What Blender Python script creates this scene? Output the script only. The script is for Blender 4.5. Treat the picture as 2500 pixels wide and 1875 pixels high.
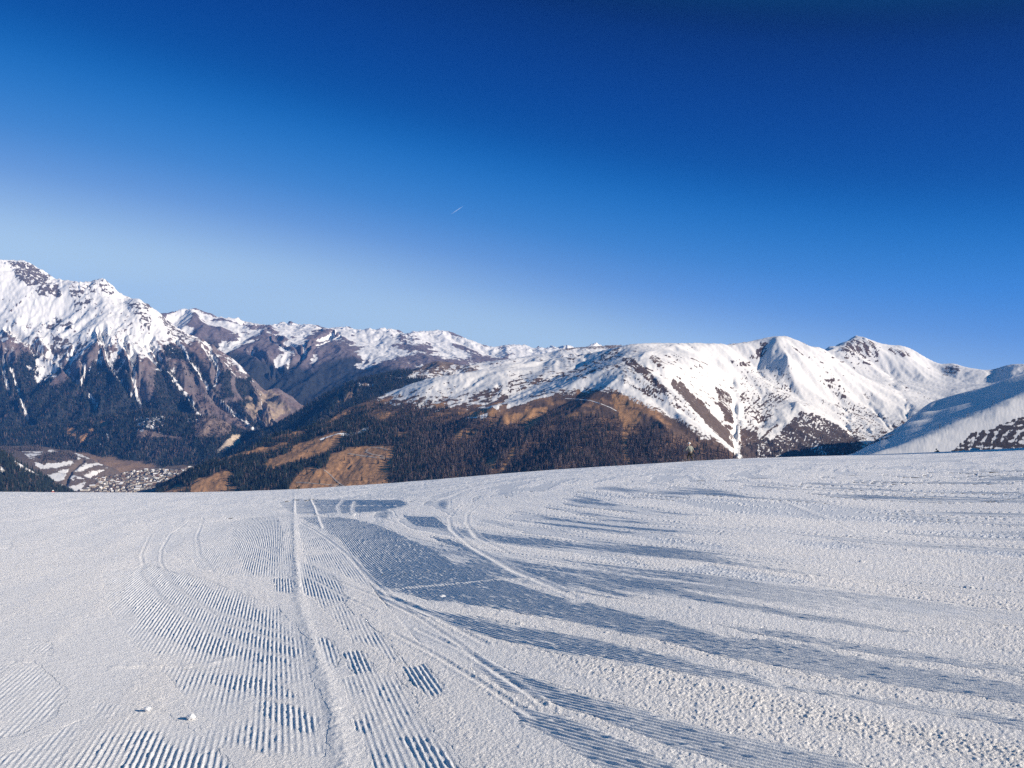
import bpy, bmesh, math, random
import numpy as np
from mathutils import Vector, Matrix

random.seed(7)
RNG = np.random.default_rng(11)
S = bpy.context.scene
COL = S.collection
for o in list(bpy.data.objects):
    bpy.data.objects.remove(o)

# ------------------------------------------------------------------ camera, sky, sun, exposure
F0, U0, V0 = 1819.0, 1250.0, 840.0          # focal length and eye level of the 2500 x 1875 photograph
cam_d = bpy.data.cameras.new('camera')
cam = bpy.data.objects.new('camera', cam_d)
COL.objects.link(cam)
cam_d.sensor_width = 36.0
cam_d.lens = 36.0 * F0 / 2500.0
cam_d.shift_y = (V0 - 937.5) / 2500.0
cam_d.clip_start = 0.1
cam_d.clip_end = 90000.0
cam.location = (0, 0, 0)
cam.rotation_euler = (math.pi / 2, 0, 0)
S.camera = cam

EXPOSURE = 1.0
SUN_AZ, SUN_EL = math.radians(106), math.radians(22.0)
SUN = Vector((math.sin(SUN_AZ) * math.cos(SUN_EL), math.cos(SUN_AZ) * math.cos(SUN_EL), math.sin(SUN_EL)))
world = bpy.data.worlds.new('World')
S.world = world
world.use_nodes = True
wn = world.node_tree
wn.nodes.clear()
sky = wn.nodes.new('ShaderNodeTexSky')
sky.sky_type = 'NISHITA'
sky.sun_disc = False
sky.sun_elevation = SUN_EL
sky.sun_rotation = SUN_AZ
sky.altitude = 2300
sky.air_density = 1.0
sky.dust_density = 0.1
sky.ozone_density = 3.0
bg = wn.nodes.new('ShaderNodeBackground')
bg.inputs['Strength'].default_value = 0.1
wo = wn.nodes.new('ShaderNodeOutputWorld')
def wmath(op, a, b=None, c=None):
    n = wn.nodes.new('ShaderNodeMath')
    n.operation = op
    for i, x in enumerate((a, b, c)):
        if x is None: continue
        if isinstance(x, (int, float)): n.inputs[i].default_value = x
        else: wn.links.new(x, n.inputs[i])
    return n.outputs[0]
# a clear, strongly polarised mountain sky: deep blue high in view and at right angles to the sun, pale along the horizon and away from it
tc = wn.nodes.new('ShaderNodeTexCoord')
sep = wn.nodes.new('ShaderNodeSeparateXYZ')
wn.links.new(tc.outputs['Generated'], sep.inputs[0])
hor = wmath('SQRT', wmath('ADD', wmath('MULTIPLY', sep.outputs[0], sep.outputs[0]), wmath('MULTIPLY_ADD', sep.outputs[1], sep.outputs[1], 1e-6)))
el = wmath('MULTIPLY', wmath('ARCTAN2', sep.outputs[2], hor), 180 / math.pi)
f_sun = wmath('DIVIDE', wmath('ADD', wmath('MULTIPLY', sep.outputs[0], math.sin(SUN_AZ)), wmath('MULTIPLY', sep.outputs[1], math.cos(SUN_AZ))), hor)
eff = wmath('ADD', el, wmath('MULTIPLY', wmath('SINE', wmath('MULTIPLY', wmath('ADD', f_sun, 0.2756), 1.6)), 7.0))
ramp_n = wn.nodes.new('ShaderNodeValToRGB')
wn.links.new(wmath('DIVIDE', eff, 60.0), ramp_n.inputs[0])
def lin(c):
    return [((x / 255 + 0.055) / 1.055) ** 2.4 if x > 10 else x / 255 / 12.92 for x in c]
stops = [(0.0, (188, 216, 238)), (2.0, (180, 210, 236)), (4.0, (146, 183, 226)), (6.2, (106, 154, 216)), (9.0, (62, 132, 205)), (12.7, (20, 108, 190)), (16, (0, 74, 155)), (20, (0, 60, 142)), (24.4, (0, 42, 114)), (27, (0, 28, 82)), (40, (0, 82, 128)), (60, (8, 98, 140))]  # the two topmost stops are lightened and greened to tint the shaded snow
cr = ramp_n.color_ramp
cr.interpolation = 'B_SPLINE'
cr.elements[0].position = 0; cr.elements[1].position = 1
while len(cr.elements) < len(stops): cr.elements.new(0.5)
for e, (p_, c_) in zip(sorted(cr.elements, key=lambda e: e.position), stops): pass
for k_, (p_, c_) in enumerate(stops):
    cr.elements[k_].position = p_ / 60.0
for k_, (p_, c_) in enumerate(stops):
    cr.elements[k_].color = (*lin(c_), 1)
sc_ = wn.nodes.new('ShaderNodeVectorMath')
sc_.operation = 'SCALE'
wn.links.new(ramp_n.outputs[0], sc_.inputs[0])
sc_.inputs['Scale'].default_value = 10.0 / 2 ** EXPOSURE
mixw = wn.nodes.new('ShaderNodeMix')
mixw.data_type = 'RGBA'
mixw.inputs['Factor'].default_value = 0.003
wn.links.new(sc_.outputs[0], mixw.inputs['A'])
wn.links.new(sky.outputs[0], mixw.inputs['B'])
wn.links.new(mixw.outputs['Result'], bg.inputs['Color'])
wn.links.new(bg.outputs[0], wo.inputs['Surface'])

sun_d = bpy.data.lights.new('sun', 'SUN')
sun_d.energy = 4.0
sun_d.angle = math.radians(0.5)
sun_d.color = (1.0, 0.885, 0.745)
sun = bpy.data.objects.new('sun', sun_d)
COL.objects.link(sun)
sun.rotation_euler = SUN.to_track_quat('Z', 'Y').to_euler()

S.view_settings.view_transform = 'Standard'
S.view_settings.look = 'None'
S.view_settings.exposure = EXPOSURE
S.view_settings.gamma = 1.0
S.view_settings.use_curve_mapping = False
S.cycles.max_bounces = 5
S.cycles.diffuse_bounces = 3
S.cycles.glossy_bounces = 2
S.cycles.transparent_max_bounces = 6
S.cycles.volume_bounces = 0
S.cycles.use_denoising = False
S.cycles.use_adaptive_sampling = False

# ------------------------------------------------------------------ small helpers
def tag(o, label=None, cat=None, group=None, kind=None):
    if label: o['label'] = label
    if cat: o['category'] = cat
    if group: o['group'] = group
    if kind: o['kind'] = kind
    return o

def empty(name, loc):
    o = bpy.data.objects.new(name, None)
    o.empty_display_size = 0.5
    o.location = loc
    COL.objects.link(o)
    return o

def mesh_obj(name, verts, faces, mats=(), parent=None, mat_idx=None, smooth=False):
    me = bpy.data.meshes.new(name)
    me.from_pydata([tuple(v) for v in verts], [], faces)
    for m in mats: me.materials.append(m)
    if mat_idx is not None:
        me.polygons.foreach_set('material_index', mat_idx)
    if smooth:
        me.polygons.foreach_set('use_smooth', [True] * len(me.polygons))
    me.update()
    o = bpy.data.objects.new(name, me)
    COL.objects.link(o)
    if parent: o.parent = parent
    return o

def grid_obj(name, P, mat, attrs=None, smooth=True):
    """P: rows x cols x 3 array -> one quad sheet with point attributes."""
    R, C = P.shape[:2]
    idx = np.arange(R * C).reshape(R, C)
    q = np.stack([idx[:-1, :-1], idx[:-1, 1:], idx[1:, 1:], idx[1:, :-1]], -1).reshape(-1, 4).astype(np.int32)
    me = bpy.data.meshes.new(name)
    me.vertices.add(R * C)
    me.vertices.foreach_set('co', P.reshape(-1).astype(np.float32))
    nq = len(q)
    me.loops.add(nq * 4)
    me.loops.foreach_set('vertex_index', q.reshape(-1))
    me.polygons.add(nq)
    me.polygons.foreach_set('loop_start', np.arange(0, nq * 4, 4, dtype=np.int32))
    me.update(calc_edges=True)
    if smooth:
        me.polygons.foreach_set('use_smooth', np.ones(nq, dtype=bool))
    for k, a in (attrs or {}).items():
        if a.ndim == 3:
            at = me.attributes.new(k, 'FLOAT_COLOR', 'POINT')
            c4 = np.ones((R * C, 4), dtype=np.float32)
            c4[:, :3] = a.reshape(-1, 3)
            at.data.foreach_set('color', c4.reshape(-1))
        else:
            at = me.attributes.new(k, 'FLOAT', 'POINT')
            at.data.foreach_set('value', a.reshape(-1).astype(np.float32))
    me.materials.append(mat)
    o = bpy.data.objects.new(name, me)
    COL.objects.link(o)
    return o

def hash2(ix, iy, s):
    h = (ix.astype(np.int64) * 374761393 + iy.astype(np.int64) * 668265263 + s * 974634777) & 0xFFFFFFFF
    h = ((h ^ (h >> 13)) * 1274126177) & 0xFFFFFFFF
    h = h ^ (h >> 16)
    return (h & 0xFFFFFF).astype(np.float64) / 16777216.0

def perlin(x, y, s=0):
    ix, iy = np.floor(x).astype(np.int64), np.floor(y).astype(np.int64)
    fx, fy = x - ix, y - iy
    sx, sy = fx * fx * fx * (fx * (fx * 6 - 15) + 10), fy * fy * fy * (fy * (fy * 6 - 15) + 10)
    def g(i, j):
        a = hash2(ix + i, iy + j, s) * 2 * math.pi
        return np.cos(a) * (fx - i) + np.sin(a) * (fy - j)
    n0 = g(0, 0) * (1 - sx) + g(1, 0) * sx
    n1 = g(0, 1) * (1 - sx) + g(1, 1) * sx
    return (n0 * (1 - sy) + n1 * sy) * 1.5

def fbm(x, y, o=4, s=0, gain=0.5):
    t, a, n = 0, 1.0, 0
    for k in range(o):
        t = t + a * perlin(x * 2 ** k + 17.3 * k, y * 2 ** k - 9.1 * k, s + k)
        n += a
        a *= gain
    return t / n

def ridged(x, y, o=4, s=0):
    t, a, n = 0, 1.0, 0
    for k in range(o):
        t = t + a * (1 - 2 * np.abs(perlin(x * 2 ** k + 7.7 * k, y * 2 ** k + 3.3 * k, s + k)))
        n += a
        a *= 0.5
    return t / n

def sstep(a, b, x):
    t = np.clip((x - a) / (b - a), 0, 1)
    return t * t * (3 - 2 * t)

def inpoly(u, v, pts):
    us, vs = [p[0] for p in pts], [p[1] for p in pts]
    r = np.zeros(u.shape, dtype=bool)
    box = np.nonzero((u > min(us)) & (u < max(us)) & (v > min(vs)) & (v < max(vs)))
    uu_, vv_ = u[box], v[box]
    q = np.zeros(uu_.shape, dtype=bool)
    n = len(pts)
    for i in range(n):
        x0, y0 = pts[i]
        x1, y1 = pts[(i + 1) % n]
        if y0 == y1: continue
        c = (vv_ > y0) != (vv_ > y1)
        q ^= c & (uu_ < (x1 - x0) * (vv_ - y0) / (y1 - y0) + x0)
    r[box] = q
    return r

def dline(x, y, pts):
    """distance to a polyline"""
    best = np.full(x.shape, 1e18)
    for (x0, y0), (x1, y1) in zip(pts[:-1], pts[1:]):
        dx, dy = x1 - x0, y1 - y0
        t = np.clip(((x - x0) * dx + (y - y0) * dy) / (dx * dx + dy * dy + 1e-12), 0, 1)
        best = np.minimum(best, (x - x0 - t * dx) ** 2 + (y - y0 - t * dy) ** 2)
    return np.sqrt(best)

# points read off enlarged parts of the photograph, in the photograph's own pixels
def cv(ox, oy, s):
    return lambda *p: [(ox + a / s, oy + b / s) for a, b in p]
c1, c2, c3, c4 = cv(0, 600, 2.633), cv(400, 700, 2.633), cv(1000, 750, 2.633), cv(1700, 750, 2.765)
c5, f1, f2 = cv(0, 1050, 3.687), cv(0, 1170, 1.7696), cv(1250, 1100, 1.7696)

def pt(u, v, d):
    """direction (u, v) and distance d (km) -> metres east, ahead, up of the eye"""
    return ((u - U0) / F0 * d * 1000, d * 1000, (V0 - v) / F0 * d * 1000)

def dense(pts, step=22):
    out = []
    for (a, b) in zip(pts[:-1], pts[1:]):
        n = max(1, int(abs(b[0] - a[0]) / step))
        for k in range(n):
            t = k / n
            out.append(tuple(a[i] + (b[i] - a[i]) * t for i in range(3)))
    out.append(pts[-1])
    return out

# ------------------------------------------------------------------ materials
def new_mat(name):
    m = bpy.data.materials.new(name)
    m.use_nodes = True
    nt = m.node_tree
    b = nt.nodes['Principled BSDF']
    return m, nt, b

def node(nt, t, **kw):
    n = nt.nodes.new(t)
    for k, v in kw.items():
        setattr(n, k, v)
    return n

def math_node(nt, op, a, b=None, c=None):
    n = nt.nodes.new('ShaderNodeMath')
    n.operation = op
    for i, x in enumerate((a, b, c)):
        if x is None: continue
        if isinstance(x, (int, float)): n.inputs[i].default_value = x
        else: nt.links.new(x, n.inputs[i])
    return n.outputs[0]

def simple_mat(name, col, rough=0.7, var=0.0, scale=8.0, metal=0.0):
    m, nt, b = new_mat(name)
    b.inputs['Roughness'].default_value = rough
    b.inputs['Metallic'].default_value = metal
    tc = node(nt, 'ShaderNodeTexCoord')
    nz = node(nt, 'ShaderNodeTexNoise')
    nz.inputs['Scale'].default_value = scale
    nz.inputs['Detail'].default_value = 4
    nt.links.new(tc.outputs['Object'], nz.inputs['Vector'])
    mx = node(nt, 'ShaderNodeMix', data_type='RGBA')
    mx.inputs['A'].default_value = (*[c * (1 - var) for c in col], 1)
    mx.inputs['B'].default_value = (*[min(1, c * (1 + var)) for c in col], 1)
    nt.links.new(nz.outputs['Fac'], mx.inputs['Factor'])
    nt.links.new(mx.outputs['Result'], b.inputs['Base Color'])
    return m

SNOW = (0.72, 0.71, 0.70)

def terrain_mat(name, scale, bump=6.0):
    """ground: bare-ground colour and snow depth come from the land-cover attributes, fine grain from noise"""
    m, nt, b = new_mat(name)
    b.inputs['Specular IOR Level'].default_value = 0.15
    geo = node(nt, 'ShaderNodeNewGeometry')
    sn = node(nt, 'ShaderNodeAttribute', attribute_name='snow')
    gc = node(nt, 'ShaderNodeAttribute', attribute_name='ground')
    n1 = node(nt, 'ShaderNodeTexNoise')
    n1.inputs['Scale'].default_value = 1.0 / scale
    n1.inputs['Detail'].default_value = 8
    n1.inputs['Roughness'].default_value = 0.72
    nt.links.new(geo.outputs['Position'], n1.inputs['Vector'])
    s = math_node(nt, 'MULTIPLY_ADD', n1.outputs['Fac'], 1.1, -0.55)
    s = math_node(nt, 'ADD', s, sn.outputs['Fac'])
    mr = node(nt, 'ShaderNodeMapRange', interpolation_type='SMOOTHSTEP')
    mr.inputs['From Min'].default_value = 0.44
    mr.inputs['From Max'].default_value = 0.56
    nt.links.new(s, mr.inputs['Value'])
    v = node(nt, 'ShaderNodeMapRange')
    v.inputs['From Min'].default_value = 0.3
    v.inputs['From Max'].default_value = 0.7
    v.inputs['To Min'].default_value = 0.6
    v.inputs['To Max'].default_value = 1.4
    nt.links.new(n1.outputs['Fac'], v.inputs['Value'])
    vm = node(nt, 'ShaderNodeVectorMath', operation='SCALE')
    nt.links.new(gc.outputs['Color'], vm.inputs[0])
    nt.links.new(v.outputs[0], vm.inputs['Scale'])
    mx = node(nt, 'ShaderNodeMix', data_type='RGBA')
    mx.inputs['B'].default_value = (*SNOW, 1)
    nt.links.new(mr.outputs[0], mx.inputs['Factor'])
    nt.links.new(vm.outputs[0], mx.inputs['A'])
    nt.links.new(mx.outputs['Result'], b.inputs['Base Color'])
    ro = node(nt, 'ShaderNodeMapRange')
    ro.inputs['To Min'].default_value = 0.95
    ro.inputs['To Max'].default_value = 0.6
    nt.links.new(mr.outputs[0], ro.inputs['Value'])
    nt.links.new(ro.outputs[0], b.inputs['Roughness'])
    bp = node(nt, 'ShaderNodeBump')
    bp.inputs['Strength'].default_value = 0.5
    hh = math_node(nt, 'MULTIPLY', n1.outputs['Fac'], bump)
    hh = math_node(nt, 'MULTIPLY', hh, math_node(nt, 'MULTIPLY_ADD', mr.outputs[0], -0.75, 1.0))
    bp.inputs['Distance'].default_value = 1.0
    nt.links.new(hh, bp.inputs['Height'])
    nt.links.new(bp.outputs[0], b.inputs['Normal'])
    return m

M_FAR = terrain_mat('mountain_ground_far', 55, 18)
M_MID = terrain_mat('mountain_ground', 36, 14)
M_NEAR = terrain_mat('hill_ground', 14, 5)

def tree_mat(name, col, var):
    m, nt, b = new_mat(name)
    b.inputs['Roughness'].default_value = 0.9
    b.inputs['Specular IOR Level'].default_value = 0.1
    oi = node(nt, 'ShaderNodeObjectInfo')
    r = node(nt, 'ShaderNodeMapRange')
    r.inputs['To Min'].default_value = 1 - var
    r.inputs['To Max'].default_value = 1 + var
    nt.links.new(oi.outputs['Random'], r.inputs['Value'])
    tc = node(nt, 'ShaderNodeTexCoord')
    nz = node(nt, 'ShaderNodeTexNoise')
    nz.inputs['Scale'].default_value = 9
    nt.links.new(tc.outputs['Object'], nz.inputs['Vector'])
    k = math_node(nt, 'MULTIPLY', r.outputs[0], math_node(nt, 'MULTIPLY_ADD', nz.outputs['Fac'], 1.0, 0.5))
    vm = node(nt, 'ShaderNodeVectorMath', operation='SCALE')
    vm.inputs[0].default_value = col
    nt.links.new(k, vm.inputs['Scale'])
    nt.links.new(vm.outputs[0], b.inputs['Base Color'])
    return m

M_SPRUCE = tree_mat('spruce_needles', (0.020, 0.028, 0.024), 0.5)
M_LARCH = tree_mat('larch_twigs', (0.155, 0.118, 0.105), 0.6)
M_BARK = simple_mat('bark', (0.07, 0.05, 0.04), 0.9, 0.3, 12)

# ------------------------------------------------------------------ terrain sheets
def rbf_fit(pts):
    P = np.array(pts, dtype=float) / 1000.0
    key = {}
    for p in P: key[(round(p[0], 2), round(p[1], 2))] = p
    P = np.array(list(key.values()))
    n = len(P)
    d = np.hypot(P[:, None, 0] - P[None, :, 0], P[:, None, 1] - P[None, :, 1])
    K = np.where(d > 0, d * d * np.log(d + 1e-12), 0) + np.eye(n) * 2e-4
    A = np.zeros((n + 3, n + 3))
    A[:n, :n] = K
    A[:n, n] = 1; A[:n, n + 1] = P[:, 0]; A[:n, n + 2] = P[:, 1]
    A[n:, :n] = A[:n, n:].T
    w = np.linalg.solve(A, np.concatenate([P[:, 2], np.zeros(3)]))
    return P, w

def rbf_eval(fit, x, y):
    P, w = fit
    x, y = x / 1000.0, y / 1000.0
    z = w[-3] + w[-2] * x + w[-1] * y
    for i in range(len(P)):
        r2 = (x - P[i, 0]) ** 2 + (y - P[i, 1]) ** 2
        z = z + w[i] * 0.5 * r2 * np.log(r2 + 1e-12)
    return z * 1000.0

def gully_noise(px, py, dx, dy, s):
    ix, iy = np.floor(px).astype(np.int64), np.floor(py).astype(np.int64)
    fx, fy = px - ix, py - iy
    va = 0; sa = 0; wt = 0
    for i in range(-1, 3):
        for j in range(-1, 3):
            hx, hy = hash2(ix + i, iy + j, s), hash2(ix + i, iy + j, s + 77)
            qx, qy = fx - i - hx + 0.5, fy - j - hy + 0.5
            w = np.exp(-2.2 * (qx * qx + qy * qy))
            ph = (qx * dx + qy * dy) * 2 * math.pi
            va = va + np.cos(ph) * w
            sa = sa - np.sin(ph) * w
            wt = wt + w
    return va / wt, sa / wt

class Sheet:
    """A heightfield over (bearing, distance): z from control points, gullied along the fall line."""
    def __init__(self, pts, u0, u1, du, d0, d1, rows, cells, amp, seed=0, dpow=1.0, carve=(), rough=0.0, ampf=None, jag=None, sil=None):
        self.a = np.arange((u0 - U0) / F0, (u1 - U0) / F0, du / F0)
        self.d = (d0 + (d1 - d0) * np.linspace(0, 1, rows) ** dpow) * 1000
        self.A, self.D = np.meshgrid(self.a, self.d)
        self.x, self.y = self.A * self.D, self.D.copy()
        z = rbf_eval(rbf_fit([pt(*p) for p in pts]), self.x, self.y)
        self.base = z.copy()
        u, v = self.uv(z)
        for line, depth, w in carve:
            z = z - depth * np.exp(-(dline(u, v, line) / w) ** 2)
        gx, gy = self.grad(z)
        bx, by = gx, gy
        self.g = np.zeros_like(z)
        tot = 0
        k = 1.0
        am = 1.0 if ampf is None else ampf(u, v)
        for n, c in enumerate(cells):
            L = np.hypot(bx, by) + 1e-6
            st = np.clip(np.hypot(gx, gy) / 0.45, 0.12, 1.25)
            h, sl = gully_noise(self.x / c, self.y / c, by / L, -bx / L, seed + 13 * n)
            z = z + amp * am * c * st * h * k
            self.g += h * c * st * k
            tot += c * k
            bx = bx + sl * by / L * 0.35
            by = by - sl * bx / L * 0.35
        self.g = np.clip(self.g / (self.g.std() + 1e-9) * 0.5, -1.5, 1.5)
        if jag is not None:
            uj, vj = self.uv(z)
            z = z + jag[1] * (ridged(self.x / jag[2], self.y / jag[2], 4, seed + 91) - 0.1) * jag[0](uj, vj)
        if rough:
            z = z + rough * ridged(self.x / (rough * 9), self.y / (rough * 9), 5, seed + 5)
            z = z + rough * 0.45 * ridged(self.x / (rough * 3), self.y / (rough * 3), 3, seed + 55)
        if sil is not None:
            for it in range(2):
                uc = U0 + F0 * self.a
                v = V0 - F0 * z / self.D
                k0 = np.argmin(v, axis=0)
                vm = v[k0, np.arange(v.shape[1])]
                us = [p[0] for p in sil]
                de = np.interp(uc, us, [p[1] for p in sil]) - vm
                de = de * sstep(us[0] - 40, us[0], uc) * sstep(us[-1] + 40, us[-1], uc)
                kr = np.exp(-0.5 * (np.arange(-14, 15) / 5.0) ** 2); kr /= kr.sum()
                de = np.clip(np.convolve(np.pad(de, 14, mode='edge'), kr, mode='valid'), -30, 30)
                w_ = np.where(np.arange(v.shape[0])[:, None] >= k0[None, :], 1.0, sstep(75, 5, v - vm[None, :]))
                z = z - de[None, :] * self.D / F0 * w_
        self.z = z
        self.gx, self.gy = self.grad(z)
        self.slope = np.hypot(self.gx, self.gy)
        self.u, self.v = self.uv(z)
        self.forest = np.zeros_like(z)
    def uv(self, z):
        return U0 + F0 * self.A, V0 - F0 * z / self.D
    def grad(self, z):
        za = np.gradient(z, self.a, axis=1)
        zd = np.gradient(z, self.d, axis=0)
        gx = za / self.D
        return gx, zd - self.A * gx
    def at(self, x, y, f=None):
        f = self.z if f is None else f
        a, d = np.clip(x / y, self.a[0], self.a[-1]), np.clip(y, self.d[0], self.d[-1])
        i = np.clip(np.searchsorted(self.d, d) - 1, 0, len(self.d) - 2)
        j = np.clip(np.searchsorted(self.a, a) - 1, 0, len(self.a) - 2)
        t, s = (d - self.d[i]) / (self.d[i + 1] - self.d[i]), (a - self.a[j]) / (self.a[j + 1] - self.a[j])
        return (f[i, j] * (1 - t) * (1 - s) + f[i + 1, j] * t * (1 - s) + f[i, j + 1] * (1 - t) * s + f[i + 1, j + 1] * t * s)
    def warp(self, px, cell, s):
        """the photograph position of every vertex, edges frayed by px pixels"""
        return self.u + px * fbm(self.x / cell, self.y / cell, 4, s), self.v + px * 0.7 * fbm(self.x / cell + 50, self.y / cell, 4, s + 9)
    def build(self, name, mat, label):
        P = np.stack([self.x, self.y, self.z], -1)
        o = grid_obj(name, P, mat, {'snow': self.snow, 'ground': self.ground})
        return tag(o, label, None, None, 'structure')
    def hit(self, u, v):
        """the point of this ground seen at photograph position (u, v), nearest first"""
        a = (u - U0) / F0
        z = np.array([self.at(np.array([a * d]), np.array([d]))[0] for d in self.d])
        vv = V0 - F0 * z / self.d
        for i in range(1, len(vv)):
            if vv[i] <= v and vv[i - 1] >= v:
                t = (vv[i - 1] - v) / (vv[i - 1] - vv[i] + 1e-9)
                d = self.d[i - 1] + t * (self.d[i] - self.d[i - 1])
                return np.array([a * d, d, z[i - 1] + t * (z[i] - z[i - 1])])
        i = int(np.argmin(np.abs(vv - v)))
        return np.array([a * self.d[i], self.d[i], z[i]])

def polymask(u, v, polys):
    r = np.zeros(u.shape, dtype=bool)
    for p in polys: r |= inpoly(u, v, p)
    return r

def ramp(u, pts):
    return np.interp(u, [p[0] for p in pts], [p[1] for p in pts])

def mixc(c, col, m):
    return c * (1 - m[..., None]) + np.array(col) * m[..., None]

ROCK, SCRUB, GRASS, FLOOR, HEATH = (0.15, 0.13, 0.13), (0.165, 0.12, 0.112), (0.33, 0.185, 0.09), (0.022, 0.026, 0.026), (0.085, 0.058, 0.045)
TAN = (0.34, 0.26, 0.19)

# ================= the left massif
crestA = [(-420, 600, 8.4), (-200, 640, 8.2), (-60, 612, 8.1), (0, 634, 8.0), (34, 635, 8.0), (61, 636, 8.0), (90, 652, 7.95), (114, 665, 7.9),
          (133, 680, 7.9), (171, 685, 7.8), (205, 689, 7.8), (232, 684, 7.75), (251, 679, 7.7), (264, 686, 7.7), (282, 706, 7.65), (304, 723, 7.6), (342, 731, 7.5),
          (365, 746, 7.45), (387, 761, 7.4), (418, 790, 7.3), (456, 814, 7.2), (494, 828, 7.15), (524, 847, 7.1), (554, 866, 7.0),
          (585, 889, 6.95), (615, 923, 6.9), (646, 953, 6.8), (676, 976, 6.7), (705, 999, 6.6), (725, 1030, 6.45), (760, 1060, 6.3)]
A_pts = dense(crestA)
A_pts += [(u, v + (1000 - v) * 0.75 + 60, d + 1.5) for u, v, d in crestA[::2]]
A_pts += [(-420, 1110, 5.2), (-200, 1105, 5.2), (0, 1092, 5.4), (100, 1085, 5.45), (200, 1080, 5.5), (300, 1065, 5.6), (400, 1055, 5.7), (500, 1055, 5.8),
          (600, 1062, 5.9), (660, 1062, 6.0), (710, 1066, 6.1), (-420, 1150, 4.7), (0, 1150, 4.7), (300, 1140, 5.0), (600, 1120, 5.2),
          (0, 850, 6.55), (-200, 850, 6.6), (100, 870, 6.5), (140, 905, 6.4), (215, 860, 6.5), (280, 850, 6.55), (330, 880, 6.45), (400, 900, 6.45), (470, 930, 6.5), (540, 960, 6.5),
          (600, 980, 6.5), (60, 760, 7.1), (160, 770, 7.15), (260, 770, 7.1), (350, 820, 6.9), (440, 860, 6.85), (0, 980, 5.9), (100, 980, 5.95), (200, 980, 5.95), (300, 980, 6.0), (400, 985, 6.05), (500, 1000, 6.15), (600, 1020, 6.25), (660, 1020, 6.3)]
gul = [c1((60, 560), (230, 640), (390, 775), (470, 850), (510, 895)), c1((60, 720), (100, 880), (140, 980), (160, 1080), (200, 1150), (215, 1165)),
       c1((480, 680), (440, 780), (480, 850)), c1((575, 960), (620, 1020), (610, 1070)), c1((650, 560), (700, 760), (740, 820), (800, 900), (850, 960)),
       c1((800, 610), (830, 700), (860, 800), (870, 900), (890, 980), (910, 1040)), c1((960, 600), (1000, 680), (1060, 770), (1140, 900), (1200, 950), (1240, 1010), (1250, 1060), (1290, 1095)),
       c1((1130, 600), (1290, 830), (1350, 950), (1450, 1030), (1560, 1120), (1640, 1185)), c1((1320, 620), (1350, 660), (1400, 800), (1385, 900)),
       c1((1560, 840), (1640, 870), (1680, 980), (1690, 1080), (1730, 1165)), c1((1400, 640), (1470, 700), (1530, 770), (1580, 820)),
       c1((20, 700), (30, 850), (60, 950)), c1((540, 760), (545, 830), (510, 890))]
ROCKA = [c1((30, 95), (200, 110), (330, 200), (310, 250), (180, 270), (110, 220), (90, 140)), c1((560, 225), (690, 215), (770, 300), (700, 310), (620, 290), (600, 380), (480, 420), (470, 350), (540, 290)),
         c1((440, 260), (540, 260), (520, 320), (450, 320)), c1((230, 240), (380, 240), (400, 330), (250, 320)), c1((360, 470), (470, 480), (470, 540), (300, 540), (300, 500), (370, 500)), c1((820, 370), (960, 370), (990, 480), (960, 560), (850, 440)),
         c1((330, 560), (450, 600), (470, 700), (380, 760), (330, 650)), c1((480, 620), (560, 600), (540, 700), (490, 700)), c1((1020, 440), (1120, 520), (1250, 600), (1180, 620), (1080, 560))]
A = Sheet(A_pts, -330, 770, 2.1, 4.9, 9.6, 270, [620, 300, 150, 75, 38], 0.085, 3, 1.0, [(g, 38, 8) for g in gul], rough=16, ampf=lambda u, v: 0.30 + 0.70 * sstep(730, 880, v - 0.06 * u), jag=(lambda u, v: np.exp(-(dline(u, v, [p[:2] for p in crestA]) / 14) ** 2) * ((u < 150) | ((u > 195) & (u < 300))) + 0.5 * polymask(u, v, ROCKA), 34, 150), sil=[p[:2] for p in crestA if p[0] < 660])
u, v = A.warp(16, 260, 40)
nz, nf = fbm(A.x / 420, A.y / 420, 5, 51), fbm(A.x / 60, A.y / 60, 4, 61)
vb = ramp(u, [(-300, 840), (0, 842), (70, 850), (140, 905), (180, 880), (215, 875), (280, 848), (320, 868), (370, 870), (410, 835), (460, 830), (520, 845), (600, 860), (700, 900)])
conc = -A.g
s = 0.5 + (vb - v) / 105 + 0.50 * conc + 0.30 * nz + 0.75 * nf
s = np.where(v < vb - 60, np.maximum(s, 0.85 + 0.4 * nf), s)
rp = polymask(u, v, ROCKA)
s = np.minimum(s, 0.95)
s = s - 0.9 * sstep(0.16, 0.34, fbm(A.x / 38, A.y / 38, 4, 96, 0.65)) * sstep(-0.05, 0.3, fbm(A.x / 380, A.y / 380, 3, 97))
s = np.where(rp, 0.50 - 0.25 * conc + 1.3 * fbm(A.x / 48, A.y / 48, 4, 66, 0.65), s)
s = s - 0.9 * sstep(0.25, 0.6, fbm(A.x / 45, A.y / 45, 4, 91, 0.6) + 0.06) * sstep(0.1, 0.5, fbm(A.x / 500, A.y / 500, 2, 95) + 0.25) * (v > 640)
for i, g in enumerate(gul):
    dd = dline(A.u + 7 * fbm(A.x / 130, A.y / 130, 3, 70), A.v, g)
    wgt = 1.0 if i not in (2, 9) else 0.5
    s = np.maximum(s, wgt * (0.95 - dd / 6.5 + 0.9 * nf) * (dd < 14))
s = s + (A.u > 470) * 0.10 * (v < 900)
A.snow = np.clip(s, -1, 2)
c = np.zeros(A.z.shape + (3,)) + np.array(SCRUB)
c = mixc(c, ROCK, sstep(0.6, 1.0, A.slope + 0.3 * nf) * 0.7)
c = mixc(c, TAN, polymask(u, v, [c1((1480, 1040), (1640, 960), (1700, 880), (1880, 1050), (1770, 1120), (1730, 1170), (1640, 1130), (1550, 1110))]) * sstep(-0.35, 0.15, nf + 0.4 * conc))
c = mixc(c, (0.10, 0.085, 0.08), rp * 0.8)
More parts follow.
